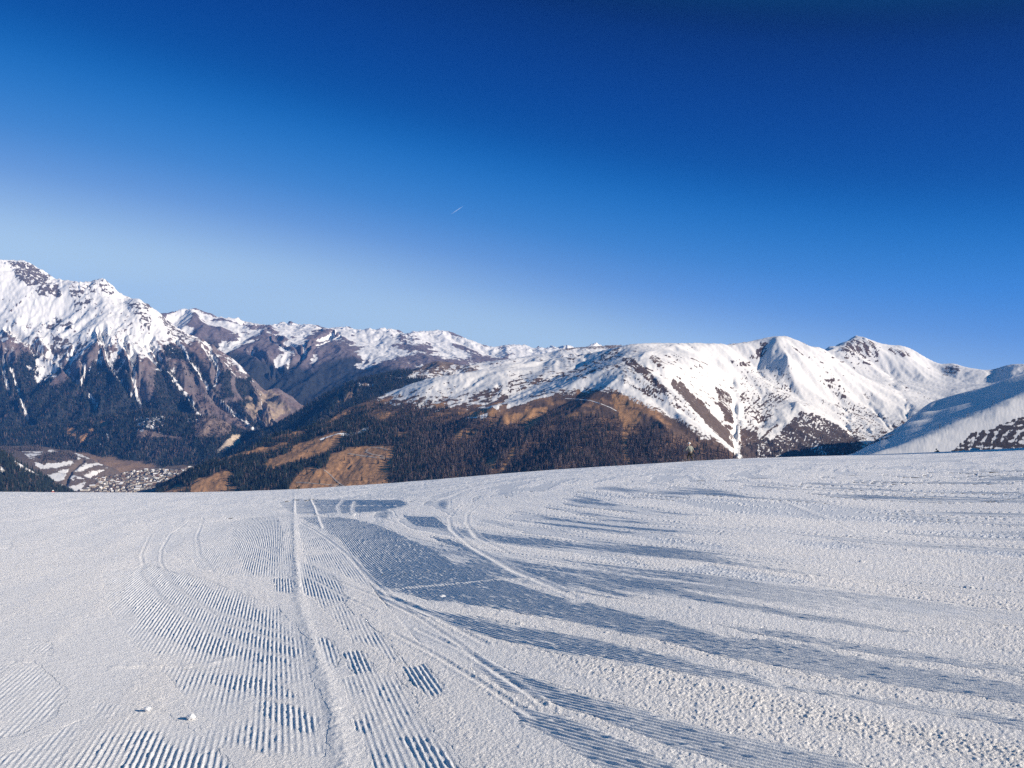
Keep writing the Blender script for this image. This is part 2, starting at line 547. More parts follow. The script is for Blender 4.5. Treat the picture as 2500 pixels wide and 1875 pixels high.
brown = polymask(u, v, [c1((810, 620), (930, 640), (930, 740), (880, 790), (850, 760)), c1((860, 790), (980, 760), (1000, 900), (980, 1000), (900, 1000), (850, 900)),
                        c1((1060, 720), (1200, 740), (1340, 900), (1560, 1110), (1640, 1190), (1560, 1180), (1280, 1090), (1180, 930)),
                        c1((1150, 560), (1340, 600), (1450, 690), (1640, 870), (1880, 1050), (1750, 1180), (1640, 1140), (1420, 960), (1300, 800))])
patch = polymask(u, v, [c1((1420, 810), (1490, 800), (1500, 980), (1420, 960)), c1((1510, 860), (1590, 850), (1650, 950), (1560, 990)), c1((1230, 590), (1350, 610), (1380, 670), (1280, 690)), c1((1640, 1000), (1560, 1040), (1500, 1000))])
fo = sstep(-10, 18, v - vb - 22 - 34 * nz + 20 * np.clip(A.g, -1, 1) * -1)
fo = fo * (1 - np.clip(sstep(0.42, 0.6, A.snow), 0, 1)) * np.where(brown & ~patch, 0.06 + 0.3 * (nf > 0.28), 1.0)
fo = fo * (A.u < 640)
A.forest = fo
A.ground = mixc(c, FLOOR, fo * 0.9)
A.build('snowy_mountain', M_MID, 'tall snow-capped rocky mountain massif with dark forested spurs on the left')

# ================= the far range
crestB = [(330, 790, 10.6), (400, 765, 10.6), (423, 761, 10.6), (442, 755, 10.6), (468, 752, 10.6), (490, 757, 10.6), (514, 765, 10.6), (525, 772, 10.7), (546, 774, 10.7), (567, 778, 10.8),
          (578, 774, 10.8), (597, 785, 10.8), (624, 789, 10.9), (643, 793, 10.9), (673, 791, 11), (704, 784, 11), (723, 791, 11), (761, 791, 11),
          (799, 801, 11), (825, 799, 11), (844, 796, 11), (875, 806, 11), (894, 801, 10.8), (913, 804, 10.9), (943, 800, 11), (970, 806, 11.1), (992, 814, 11.1),
          (1015, 808, 11.1), (1045, 808, 11.1), (1076, 805, 11.1), (1103, 811, 11.1), (1141, 827, 11.2), (1179, 841, 11.3), (1201, 847, 11.3), (1243, 841, 11.3), (1281, 841, 11.3),
          (1304, 851, 11.4), (1319, 845, 11.4), (1334, 851, 11.4), (1346, 843, 11.4), (1365, 849, 11.4), (1384, 839, 11.4), (1410, 853, 11.3), (1432, 845, 11.2), (1456, 836, 11.2), (1482, 850, 11.2), (1540, 855, 11.2), (1620, 850, 11.2)]
B_pts = dense(crestB, 16)
B_pts += [(u, 870, d + 1.6) for u, v, d in crestB[::3]]
B_pts += [(330, 1000, 7.9), (500, 1000, 7.9), (640, 1000, 7.7), (720, 1005, 7.5), (780, 1000, 7.4), (860, 985, 7.3), (950, 970, 7.2), (1060, 940, 7.4), (1200, 920, 7.8), (1400, 900, 8.2), (1600, 890, 8.4),
          (520, 830, 9.6), (600, 850, 9.3), (640, 815, 9.9), (700, 870, 9.0), (760, 900, 8.8), (690, 930, 8.4), (620, 900, 8.7), (820, 855, 9.4), (790, 930, 8.4), (870, 840, 9.8), (870, 900, 8.7), (905, 830, 10.1), (960, 860, 9.4), (960, 900, 8.5),
          (1040, 840, 10.1), (1040, 880, 9.0), (1120, 860, 9.9), (1120, 890, 9.0), (1200, 870, 10.1), (1290, 865, 10.3), (1390, 862, 10.4), (1450, 860, 10.5), (560, 880, 8.9), (470, 800, 9.9), (760, 830, 9.9)]
B = Sheet(B_pts, 330, 1620, 2.3, 7.2, 12.4, 190, [900, 430, 210, 105], 0.075, 21, 0.9, [(c2((720, 330), (860, 400), (900, 440), (800, 510)), 60, 7), (c2((560, 420), (680, 500), (690, 560)), 50, 6), (c2((1100, 300), (960, 370), (900, 440)), 40, 6)], rough=14, jag=(lambda u, v: np.exp(-(dline(u, v, [p[:2] for p in crestB]) / 7) ** 2), 40, 190), sil=[p[:2] for p in crestB if 380 < p[0] < 1500])
u, v = B.warp(14, 500, 140)
nz, nf = fbm(B.x / 700, B.y / 700, 5, 151), fbm(B.x / 90, B.y / 90, 4, 161)
vb = ramp(u, [(330, 800), (450, 790), (520, 812), (600, 822), (640, 818), (720, 830), (800, 838), (860, 835), (920, 868), (1000, 870), (1100, 868), (1200, 885), (1500, 900)])
lay = np.sin(B.z / 26 + 2.2 * fbm(B.x / 600, B.y / 600, 3, 170))
s = 0.5 + (vb + 2 - v) / 95 - 0.75 * B.g + 0.35 * nz + 0.5 * nf + 0.25 * lay * (u > 860)
s = np.where(v < vb - 30, np.maximum(s, 0.90 - 0.5 * B.g + 0.9 * nf), s)
s = np.where(polymask(u, v, [c2((260, 280), (400, 300), (520, 290), (620, 330), (500, 350), (400, 340), (300, 330)), c2((280, 215), (380, 205), (520, 230), (620, 260), (560, 260), (400, 220), (300, 230)), c2((1640, 540), (1700, 480), (1830, 475), (1850, 530)), c2((1650, 380), (1790, 320), (1720, 390))]), s - 0.75, s)
s = np.where(v > 898, np.minimum(s, 0.15), s)
B.snow = np.clip(s, -1, 2)
c = np.zeros(B.z.shape + (3,)) + np.array((0.15, 0.12, 0.125))
c = mixc(c, ROCK, sstep(0.0, 0.5, nf))
c = mixc(c, (0.24, 0.17, 0.12), polymask(u, v, [c2((640, 590), (780, 570), (780, 600), (680, 605)), c2((780, 710), (840, 700), (860, 740), (800, 750)), c2((870, 620), (920, 620), (910, 640))]))
fo = sstep(-8, 14, v - ramp(B.u, [(330, 850), (520, 835), (560, 850), (620, 868), (700, 885), (760, 900), (800, 880), (850, 868), (900, 880), (960, 895), (1100, 905), (1600, 905)]) - 22 * nz)
fo = fo * (1 - sstep(0.42, 0.6, B.snow))
B.forest = fo
B.ground = mixc(c, FLOOR, fo * 0.92)
B.build('far_mountain_range', M_FAR, 'long far range of snowy jagged peaks on the horizon behind the gorge')

# ================= wooded hill in front of the massif
crestW = [(-300, 1060, 5.2), (0, 1048, 5.2), (76, 1040, 5.25), (130, 1034, 5.3), (171, 1029, 5.3), (243, 1014, 5.3), (304, 1005, 5.3), (361, 995, 5.3), (400, 999, 5.3), (437, 1006, 5.3),
          (494, 1013, 5.25), (539, 1016, 5.2), (570, 1037, 5.15), (588, 1060, 5.1), (605, 1084, 5.05), (640, 1105, 5.0)]
W_pts = dense(crestW) + [(u, v + 80, d + 0.5) for u, v, d in crestW[::2]]
W_pts += [(-300, 1120, 4.85), (0, 1110, 4.95), (100, 1095, 5.05), (213, 1096, 4.98), (285, 1099, 4.95), (327, 1120, 4.82), (372, 1133, 4.75), (418, 1128, 4.75), (494, 1122, 4.75), (532, 1110, 4.8), (600, 1108, 4.8),
          (-300, 1180, 4.5), (200, 1150, 4.6), (400, 1180, 4.4), (600, 1150, 4.5), (300, 1055, 5.05), (400, 1065, 5.0), (480, 1060, 5.0)]
W = Sheet(W_pts, -260, 650, 2.4, 4.6, 5.75, 130, [240, 110, 50], 0.07, 31, 1.0, [(c1((640, 1130), (650, 1200), (650, 1280)), 10, 5)], rough=5, sil=[(p[0], p[1] + 6) for p in crestW if p[0] < 600])
u, v = W.warp(9, 120, 240)
nz, nf = fbm(W.x / 200, W.y / 200, 4, 251), fbm(W.x / 30, W.y / 30, 4, 261)
c = np.zeros(W.z.shape + (3,)) + np.array(FLOOR)
bare = polymask(u, v, [c1((640, 1130), (690, 1120), (690, 1170), (650, 1190)), c1((440, 1160), (490, 1160), (490, 1220), (430, 1220)), c1((510, 1230), (560, 1200), (560, 1270), (510, 1270)), c1((570, 1180), (610, 1170), (600, 1200), (570, 1200)), c1((740, 1080), (790, 1080), (780, 1100), (740, 1100)), c1((350, 1140), (450, 1120), (440, 1140), (360, 1155))])
cliff = polymask(u, v, [c1((1400, 1310), (1460, 1250), (1500, 1215), (1545, 1215), (1550, 1275), (1470, 1310), (1380, 1340))])
larch = polymask(u, v, [c1((1260, 1110), (1390, 1090), (1480, 1150), (1480, 1210), (1380, 1230), (1250, 1230)), c1((900, 1180), (1250, 1250), (1250, 1350), (1000, 1400), (860, 1330))])
c = mixc(c, GRASS, bare * 1.0)
c = mixc(c, (0.20, 0.15, 0.13), (larch & (v < 1068)) * 0.9)
c = mixc(c, (0.46, 0.37, 0.28), cliff * 1.0)
W.larch = larch
W.forest = np.where(bare | cliff, 0.0, np.where(larch, 0.45, 1.0)) * (A.forest.max())
W.snow = 0.12 + 0.55 * nf + 0.1 * nz + 0.45 * polymask(u, v, [c1((1200, 1105), (1280, 1105), (1270, 1130), (1200, 1130)), c1((870, 1100), (1060, 1090), (1060, 1160), (880, 1200)), c1((645, 1190), (655, 1190), (655, 1290), (645, 1290)), c1((685, 1190), (693, 1190), (693, 1280), (685, 1280)), c1((350, 1135), (455, 1120), (450, 1140), (350, 1155))])
W.ground = c
W.build('wooded_hill', M_MID, 'low dark forested hill at the foot of the left massif above the valley fields')

# ================= valley floor
V_pts = [(300, 1200, 3.95), (450, 1200, 3.9), (250, 1170, 4.3), (400, 1165, 4.3), (350, 1145, 4.6), (480, 1137, 4.6), (540, 1115, 5.0), (600, 1086, 5.4), (660, 1062, 6.0), (213, 1098, 5.1), (290, 1103, 5.0),
         (330, 1124, 4.8), (140, 1087, 5.3), (372, 1135, 4.7), (250, 1117, 4.85), (60, 1107, 4.5), (120, 1112, 4.4), (180, 1130, 4.35), (80, 1132, 4.2), (130, 1160, 4.05), (200, 1165, 4.1), (160, 1195, 3.85),
         (240, 1150, 4.35), (60, 1090, 5.0), (0, 1095, 4.9), (-400, 1100, 4.8), (-400, 1200, 3.8), (-100, 1180, 3.7), (160, 1235, 3.5), (450, 1232, 3.5), (700, 1220, 3.5), (700, 1140, 4.4), (160, 1082, 5.5)]
VF = Sheet(V_pts, -400, 720, 2.4, 3.4, 6.2, 190, [150, 60], 0.03, 41, 1.0, [(c5((740, 280), (690, 320), (640, 370), (610, 430), (590, 500)), 14, 4.5)], rough=2)
u, v = VF.warp(7, 120, 340)
nz, nf = fbm(VF.x / 160, VF.y / 160, 4, 351), fbm(VF.x / 26, VF.y / 26, 4, 361)
c = np.zeros(VF.z.shape + (3,)) + np.array((0.13, 0.10, 0.08))
meadow = polymask(u, v, [c5((400, 120), (560, 140), (640, 120), (780, 120), (830, 160), (1050, 160), (1200, 240), (1370, 300), (1400, 340), (1100, 380), (940, 320), (800, 250), (600, 170), (400, 145))])
green = polymask(u, v, [c5((1150, 390), (1400, 340), (1500, 290), (1800, 260), (2212, 130), (2212, 200), (1900, 330), (1600, 370), (1300, 390))])
c = mixc(c, (0.225, 0.15, 0.10), meadow * 1.0)
c = mixc(c, (0.17, 0.125, 0.085), (green & ~meadow) * 1.0)
c = mixc(c, (0.12, 0.085, 0.07), meadow * sstep(0.1, 0.5, np.sin(VF.z / 4.0 + 3 * nz)) * 0.5)
sf = polymask(u, v, [c5((200, 190), (380, 190), (380, 300), (560, 290), (700, 190), (790, 230), (1000, 330), (900, 380), (780, 460), (730, 560), (560, 520), (380, 370))])
lo = polymask(u, v, [c5((340, 240), (560, 190), (690, 230), (700, 270), (560, 290), (430, 270), (400, 320), (350, 290))])
terr = np.sin(VF.z / 5.5 + 2.5 * fbm(VF.x / 120, VF.y / 120, 3, 371))
s = np.where(sf, 0.50 + 0.32 * terr + 0.5 * nf + 0.4 * nz, 0.05 + 0.5 * nf)
s = np.where(lo, 0.1, s)
s = np.where(dline(u, v, c5((740, 280), (690, 320), (640, 370), (610, 430), (590, 500))) < 5, -0.3, s)
s = np.where(polymask(u, v, [c5((440, 180), (540, 190), (520, 210), (440, 205))]), 1, s)
s = np.where(meadow | green, -0.1 + 0.3 * nf, s)
vil = polymask(VF.u, VF.v, [c5((850, 430), (1150, 380), (1600, 340), (1760, 340), (1760, 380), (1650, 440), (1550, 500), (1480, 570), (1200, 640), (650, 640), (700, 540), (860, 500))])
s = np.where(vil, 0.25 + 0.65 * nf, s)
c = mixc(c, (0.10, 0.08, 0.07), vil * 0.6)
VF.forest = np.where(lo, 0.9, 0.0) + np.where(polymask(u, v, [c5((0, 150), (200, 160), (400, 130), (380, 180), (140, 190), (0, 300))]), 0.9, 0) + vil * 0.05 + 0.05 * (sf & (nf < -0.25))
VF.snow = np.clip(s, -1, 2)
VF.ground = c
VF.build('valley_floor', M_NEAR, 'valley floor of brown meadows and patchy snow around the village')

# ================= left front forest slope
L_pts = dense([(-320, 1030, 3.0), (-100, 1070, 3.0), (0, 1096, 3.0), (40, 1118, 3.02), (80, 1141, 3.05), (120, 1166, 3.08), (150, 1189, 3.1), (175, 1212, 3.1), (230, 1250, 3.1)])
L_pts += [(u, v + 75, d + 0.5) for u, v, d in [(-320, 1030, 3.0), (0, 1092, 3.0), (120, 1162, 3.08), (230, 1250, 3.1)]]
L_pts += [(-320, 1170, 2.5), (-100, 1190, 2.5), (0, 1210, 2.55), (100, 1222, 2.7), (200, 1260, 2.8), (-320, 1250, 2.2), (0, 1260, 2.2), (200, 1280, 2.4)]
LF = Sheet(L_pts, -300, 240, 2.4, 2.25, 3.5, 90, [160, 70, 30], 0.06, 51, rough=2, sil=[(-320, 1040), (-100, 1080), (0, 1105), (40, 1127), (80, 1150), (120, 1175), (150, 1197)])
u, v = LF.warp(8, 80, 440)
nf = fbm(LF.x / 18, LF.y / 18, 4, 461)
gl = polymask(u, v, [c5((110, 270), (170, 270), (250, 330), (350, 380), (340, 410), (250, 410), (180, 370)), c5((0, 320), (50, 350), (70, 390), (0, 390))])
LF.snow = np.where(gl, 0.66 + 0.7 * nf, 0.05 + 0.4 * nf)
LF.forest = np.where(gl, 0.10, 1.0)
LF.ground = mixc(np.zeros(LF.z.shape + (3,)) + np.array((0.10, 0.08, 0.065)), FLOOR, LF.forest * 0.6)
LF.build('forest_slope', M_NEAR, 'dark spruce slope at the lower left edge above the snowy fields')

# ================= blue forested ridge in the middle distance
crestR = [(560, 1115, 4.85), (600, 1085, 4.9), (658, 1044, 5.0), (742, 992, 5.1), (799, 955, 5.2), (856, 929, 5.3), (890, 920, 5.4), (970, 909, 5.6), (1020, 899, 5.75), (1050, 885, 5.85), (1070, 881, 5.9), (1095, 884, 5.95),
          (1130, 893, 6.0), (1180, 884, 6.2), (1260, 874, 6.4), (1330, 862, 6.6), (1420, 856, 6.8), (1500, 850, 6.9)]
R_pts = dense(crestR) + [(u, v + 70, d + 0.6) for u, v, d in crestR[::2]]
R_pts += [(560, 1150, 4.5), (700, 1075, 4.6), (800, 1030, 4.65), (870, 992, 4.75), (950, 965, 5.0), (1060, 925, 5.3), (1160, 912, 5.5), (1300, 895, 5.7), (1500, 890, 6.0), (700, 1120, 4.3), (1000, 1010, 4.5), (1300, 950, 5.0)]
RA = Sheet(R_pts, 560, 1520, 2.4, 4.4, 7.3, 150, [300, 140, 65], 0.075, 61, 1.0, [(c2((1130, 660), (1150, 750)), 20, 4), (c2((1230, 600), (1220, 690), (1160, 740)), 20, 4)], rough=4, sil=[(p[0], p[1] + (5 if p[0] < 960 else 0)) for p in crestR if 640 < p[0] < 1340])
u, v = RA.warp(9, 140, 540)
nz, nf = fbm(RA.x / 220, RA.y / 220, 4, 551), fbm(RA.x / 36, RA.y / 36, 4, 561)
top = polymask(u, v, [c2((1220, 605), (1300, 610), (1370, 640), (1340, 645), (1240, 630)), c2((1440, 560), (1560, 590), (1600, 545), (2500, 400), (3000, 400), (3000, 700), (1700, 600), (1500, 590))])
bh = polymask(u, v, [c2((1620, 540), (1690, 470), (1830, 472), (1850, 530))])
RA.snow = np.where(top & ~bh, 0.50 + 0.9 * nf + 0.5 * nz - 0.3 * RA.g, 0.1 + 0.4 * nf) + np.where(bh, 0.15 + 0.3 * nf, 0) + 0.35 * sstep(1130, 1200, RA.u)
RA.forest = np.where(top | bh, 0.03, 1.0) * sstep(905, 912, v + 6 * nz)
gl = polymask(u, v, [c2((1125, 650), (1150, 650), (1135, 760), (1115, 760)), c2((1170, 690), (1230, 670), (1200, 740), (1150, 750)), c2((960, 830), (1020, 790), (1050, 800), (980, 850))])
RA.forest = np.where(gl, 0.1, RA.forest)
RA.ground = mixc(np.zeros(RA.z.shape + (3,)) + np.array((0.16, 0.115, 0.085)), FLOOR, RA.forest * 0.8)
RA.build('forested_ridge', M_MID, 'blue-green forested ridge dropping into the gorge in the middle distance')

# ================= the long hillside: meadows and forest in the middle, the snowy dome and peaks on the right
def mid(u, v):
    return (u, v, 0.932 / ((v - V0) / F0 + 0.2 + 0.12 * (u - U0) / F0))
RB = [mid(*p) for p in ((700, 1062), (727, 1046), (780, 1027), (837, 993), (909, 966), (1000, 938), (1046, 924), (1114, 914), (1160, 905), (1240, 890))] + [(1310, 882, 4.35), (1380, 872, 4.6), (1440, 862, 4.8)]
H_pts = dense(RB)
H_pts += [(u, v + 75, d + 0.38) for u, v, d in RB[::2]]
H_pts += [mid(*p) for p in ((440, 1212), (480, 1190), (520, 1207), (520, 1172), (510, 1140), (552, 1122), (600, 1202), (600, 1152), (600, 1118), (609, 1110), (640, 1095), (700, 1195), (700, 1150), (700, 1100), (660, 1080), (850, 1185), (850, 1130), (850, 1075), (850, 1040), (850, 1010),
          (1000, 1170), (1000, 1120), (1000, 1060), (1000, 1005), (1000, 965), (1100, 1165), (1100, 1100), (1100, 1040), (1100, 1000), (1100, 955), (500, 1235), (440, 1240), (700, 1225), (850, 1215), (1000, 1200), (1100, 1195), (1160, 1160), (1160, 1080), (1160, 1000), (1170, 950))]
H_pts += [(450, 1188, 3.2), (420, 1180, 3.9), (520, 1150, 3.7), (520, 1165, 4.1), (580, 1125, 3.8), (620, 1112, 3.95), (620, 1130, 4.4), (400, 1235, 3.3), (380, 1180, 4.4), (500, 1150, 4.6), (600, 1110, 4.9), (700, 1090, 4.1)]
DS = 1.1
def sc(pts):
    return [(u, v, d * DS) for u, v, d in pts]
spurD = [(1600, 838, 3.62), (1540, 855, 3.45), (1509, 869, 3.35), (1465, 894, 3.22), (1418, 918, 3.12), (1376, 940, 3.04), (1342, 956, 2.98), (1300, 972, 2.92), (1262, 986, 2.85), (1230, 996, 2.78)]
H_pts += sc(dense(spurD, 30))
H_pts += sc([(1486, 850, 3.75), (1450, 866, 3.7), (1418, 884, 3.6), (1370, 906, 3.5), (1323, 929, 3.4), (1280, 951, 3.3), (1235, 976, 3.15), (1400, 905, 4.1), (1310, 935, 4.0)])
crestD = [(1486, 850, 3.75), (1532, 841, 3.72), (1577, 837.5, 3.65), (1615, 837, 3.65), (1660, 838, 3.75), (1714, 837, 3.85), (1760, 840, 4.0), (1790, 839, 4.1), (1827, 834, 4.15), (1863, 826, 4.2), (1890, 821, 4.2), (1913, 819.5, 4.2), (1930, 824, 4.25),
          (1950, 833, 4.35), (1968, 840, 4.45), (2000, 851, 4.6), (2030, 847, 4.9), (2060, 836, 5.1), (2078, 825, 5.2), (2090, 819, 5.2), (2112, 824, 5.2), (2145, 837, 5.25), (2170, 842, 5.25), (2206, 844, 5.2), (2235, 857, 5.2), (2260, 873, 5.2),
          (2289, 887, 5.2), (2308, 889, 5.15), (2329, 886, 5.0), (2351, 895, 4.95), (2387, 901, 4.9), (2416, 904, 4.85), (2440, 897, 4.75), (2456, 892, 4.7), (2478, 888, 4.6), (2500, 889, 4.6), (2600, 880, 4.5), (2760, 870, 4.4)]
H_pts += sc(dense(crestD, 24))
H_pts += sc([(u, v + 90, d + 0.7) for u, v, d in crestD[1::3]])
H_pts += sc([(1250, 1155, 2.2), (1250, 1080, 2.48), (1250, 1020, 2.72), (1400, 1145, 2.08), (1400, 1060, 2.4), (1400, 1000, 2.65), (1400, 962, 2.85), (1550, 1135, 2.1), (1550, 1050, 2.4), (1550, 1000, 2.55), (1550, 950, 2.75), (1550, 900, 3.0),
          (1630, 880, 3.2), (1700, 870, 3.5), (1640, 1130, 2.15), (1640, 1060, 2.33), (1740, 1110, 2.25)])
H_pts += sc(dense([(1560, 878, 3.15), (1623, 930, 2.85), (1684, 995, 2.65), (1733, 1052, 2.5), (1797, 1101, 2.4)], 30))
H_pts += sc(dense([(1730, 880, 3.75), (1769, 905, 3.7), (1798, 967, 3.4), (1801, 1003, 3.2), (1794, 1057, 2.9), (1805, 1097, 2.65), (1816, 1122, 2.5)], 30))
H_pts += sc([(1665, 930, 3.05), (1700, 975, 2.95), (1750, 1020, 2.8), (1780, 1070, 2.65)])
H_pts += sc(dense([(1913, 820, 4.2), (1924, 877, 3.9), (1946, 985, 3.4), (1913, 1039, 3.1), (1880, 1068, 2.95), (1840, 1095, 2.8)], 14))
H_pts += sc([(1850, 900, 3.95), (1860, 980, 3.5), (1840, 1040, 3.15), (2000, 950, 3.8), (2010, 1040, 3.25), (1960, 1110, 2.88), (2050, 900, 4.5), (2150, 900, 4.7), (2200, 940, 4.3), (2150, 1000, 3.75), (2090, 1060, 3.25), (2080, 1110, 2.9), (2217, 1020, 3.6), (2270, 978, 4.0),
          (2300, 940, 4.4), (2400, 930, 4.4), (2320, 1000, 3.6), (2450, 930, 4.2), (2600, 940, 3.9), (2300, 1080, 2.9), (2500, 1060, 2.9), (1900, 1160, 2.3), (2100, 1160, 2.3), (2400, 1150, 2.3), (2700, 1120, 2.3), (2700, 1000, 3.4)])
H_carve = [(c3((2060, 470), (2090, 560), (2100, 650), (2095, 800), (2100, 940)), 9, 7), (c4((420, 330), (520, 260)), 0, 5), (c4((1290, 450), (1400, 620), (1430, 730)), 5, 12), (c4((900, 560), (1000, 700), (1050, 900)), 6, 10), (c4((1100, 600), (1250, 750), (1330, 830)), 4, 8)]
H = Sheet(H_pts, 380, 2740, 2.7, 2.15, 6.4, 300, [420, 190, 90, 42], 0.045, 71, 1.15, H_carve, rough=3.0, sil=[(p[0], p[1] + (8 if p[0] < 930 else 0)) for p in RB if p[0] > 720] + [(1470, 856)] + [p[:2] for p in crestD if p[0] > 1486])
u, v = H.warp(9, 110, 640)
nz, nf = fbm(H.x / 220, H.y / 220, 4, 651), fbm(H.x / 24, H.y / 24, 4, 661)
# streaks of heath showing through thin snow: they run along the slope, a few metres wide
gl_ = np.hypot(H.gx, H.gy) + 1e-6
tx, ty = -H.gy / gl_, H.gx / gl_
bx_, by_ = 0.80 * tx + 0.6 * H.gx / gl_, 0.80 * ty + 0.6 * H.gy / gl_
ut = np.linspace(380, 2760, 1200)
tl = np.interp(ut, [380, 1150, 1330, 1430, 1560, 1780, 1800, 1925, 1950, 2150, 2760], [-0.05, -0.04, -0.02, 0.02, 0.07, 0.10, -0.09, -0.08, 0.08, 0.06, 0.05])
gt = np.cumsum(tl) * (ut[1] - ut[0]) / F0 * 3300
streak = fbm(H.z / 6.0 + np.interp(H.u, ut, gt), H.x / 75 - H.y / 160, 4, 671, 0.62)
streak2 = fbm((H.x * 0.8 + H.y * 0.35) / 8, (H.y * 0.9 - H.x * 0.35) / 60 + H.z / 30, 5, 681, 0.62)
snl = ramp(u, [(380, 900), (880, 960), (909, 966), (1000, 985), (1060, 990), (1114, 985), (1200, 985), (1240, 992), (1289, 972), (1342, 957), (1418, 952), (1494, 950), (1530, 965), (1570, 987), (1646, 1018), (1703, 1054), (1760, 1080), (1805, 1112), (2740, 1180)])
dv = snl - v
s = 0.5 + dv / 46 + 0.55 * streak + 0.25 * nf
s = np.where((dv > 26), 0.56 + np.minimum(dv, 170) / 420 + 1.8 * streak * (0.35 + 1.1 * sstep(-0.25, 0.3, fbm(H.x / 330, H.y / 330, 3, 741) - np.minimum(dv, 150) / 420 + 0.12)) + 0.5 * nz + 0.25 * nf, s)
s = np.where((u < 1240), 0.42 + dv / 95 + 1.3 * fbm(H.x / 50, H.y / 50, 5, 691, 0.6) + 0.5 * streak, s)
s = np.where((u < 1240) & (dv < -14), np.minimum(s, 0.2), s)
dark1 = [(1638, 928), (1668, 934), (1695, 975), (1741, 1016), (1782, 1052), (1797, 1101), (1741, 1052), (1684, 998), (1646, 960)]
dk = polymask(u, v, [dark1])
s = np.minimum(s, 0.84 + 0.1 * nf)
s = np.where(dk, 0.20 + 0.7 * nf + 0.7 * streak2, s)
s = np.where(polymask(u, v, [c3((1540, 305), (1600, 330), (1645, 380), (1610, 400), (1560, 350)), c4((360, 340), (440, 240), (490, 240), (480, 300), (400, 360)), c4((270, 370), (380, 365), (370, 395), (280, 395))]), 0.38 + 1.7 * nf, s)
s = np.where(polymask(u, v, [c3((1340, 320), (1420, 320), (1560, 440), (1680, 560), (1640, 560), (1480, 430))]), s - 0.35 + 1.3 * streak2, s)
s = np.where(polymask(u, v, [c4((1020, 250), (1080, 200), (1150, 215), (1250, 280), (1220, 345), (1100, 340), (950, 300), (1000, 270)), c4((1300, 270), (1400, 290), (1470, 320), (1380, 350), (1320, 320)), c4((640, 250), (770, 340), (755, 350), (650, 270)), c4((1690, 400), (1780, 390), (1780, 450), (1660, 460))]), 0.50 + 2.0 * fbm(H.x / 20, H.z / 55, 5, 701, 0.62), s)
woodE = [(1950, 1003), (2000, 1012), (2062, 1052), (2098, 1080), (2130, 1090), (2098, 1125), (1808, 1130), (1812, 1094), (1881, 1065), (1917, 1039)]
we = polymask(u, v, [woodE])
s = np.where(we, 0.30 + 1.1 * streak2 + 0.35 * nf + 0.4 * nz, s)
s = np.where(polymask(u, v, [[(1809, 1040), (1850, 1060), (1850, 1120), (1808, 1120)], c4((0, 600), (100, 720), (190, 850), (260, 990), (180, 900), (80, 780), (0, 700)), c4((120, 520), (230, 600), (260, 800), (200, 760), (150, 640))]), s - 0.35, s)
s = np.where(polymask(u, v, [c4((950, 620), (1100, 650), (1300, 750), (1420, 760), (1300, 900), (1100, 920), (1000, 800), (930, 700)), c4((300, 420), (640, 390), (640, 600), (500, 760), (350, 800), (290, 600))]), s - 0.10 + 1.2 * streak2, s)
s = s + 0.7 * np.exp(-(dline(H.u, H.v, c3((1640, 480), (1800, 640), (1930, 790), (2060, 900), (2130, 970))) / 4) ** 2)
s = s + 0.8 * np.exp(-(dline(H.u, H.v, c3((2095, 560), (2105, 650), (2090, 800), (2100, 930), (2130, 960))) / 4) ** 2)
s = s + 0.8 * np.exp(-(dline(H.u, H.v, c4((690, 690), (590, 800), (500, 880))) / 5) ** 2)
s = np.where(polymask(u, v, [c2((1130, 940), (1200, 950), (1320, 905), (1320, 930), (1200, 965), (1130, 960)), c3((430, 705), (490, 680), (520, 695), (470, 715)), c2((1580, 600), (1600, 600), (1600, 610))]), 0.9, s)
s = np.where(polymask(u, v, [c3((610, 635), (760, 590), (900, 550), (930, 555), (760, 610), (640, 645)), c3((280, 555), (420, 500), (640, 440), (700, 450), (420, 545)), c2((1340, 690), (1700, 590), (1720, 610), (1500, 690))]), 0.95 + 0.4 * nf, s)
bare_r = polymask(u, v, [c3((570, 540), (850, 440), (860, 470), (700, 560), (560, 620)), c3((400, 545), (590, 500), (560, 560), (420, 580))])
s = np.where(bare_r, s - 0.25 + 0.7 * streak, s)
H.snow = np.clip(s, -1, 2)
c = np.zeros(H.z.shape + (3,)) + np.array(HEATH)
c = mixc(c, (0.15, 0.10, 0.075), sstep(-0.2, 0.5, nz) * 0.6)
c = mixc(c, (0.30, 0.17, 0.09), sstep(-0.05, 0.35, fbm(H.x / 95, H.y / 95, 4, 721)) * sstep(1150, 1010, H.v) * sstep(-30, 6, v - snl) * (H.u < 1640) * 0.9)
gr = [c3((735, 650), (890, 640), (870, 700), (800, 770), (740, 830)), c3((1330, 650), (1490, 660), (1480, 720), (1420, 800), (1370, 780)), c3((590, 700), (740, 680), (735, 750), (600, 750)), c3((1000, 690), (1090, 670), (1080, 715), (1010, 720)),
      c3((560, 1060), (620, 1000), (660, 900), (700, 900), (640, 1000), (610, 1060)), c3((1365, 800), (1420, 800), (1400, 900), (1420, 1010), (1380, 1000)), c3((270, 840), (310, 790), (345, 790), (330, 850)), c3((1280, 560), (1500, 560), (1540, 640), (1330, 650)),
      c3((480, 1010), (540, 960), (560, 990), (530, 1060)), c3((140, 620), (220, 610), (210, 640), (140, 640)), c3((300, 680), (560, 640), (560, 680), (400, 720)), c2((1340, 830), (1420, 790), (1500, 830), (1420, 860)), c2((1460, 960), (1560, 930), (1560, 960), (1470, 970)),
      c2((1720, 760), (1800, 740), (1800, 780), (1730, 780)), c2((2130, 1010), (2212, 880), (2212, 1190), (2100, 1180))[:0] or c3((1500, 600), (1540, 600), (1540, 610))]
ring = polymask(u, v, [c3((360, 790), (390, 780), (425, 800), (425, 840), (390, 855), (360, 835))]) & ~polymask(u, v, [c3((375, 800), (400, 800), (405, 830), (380, 835))])
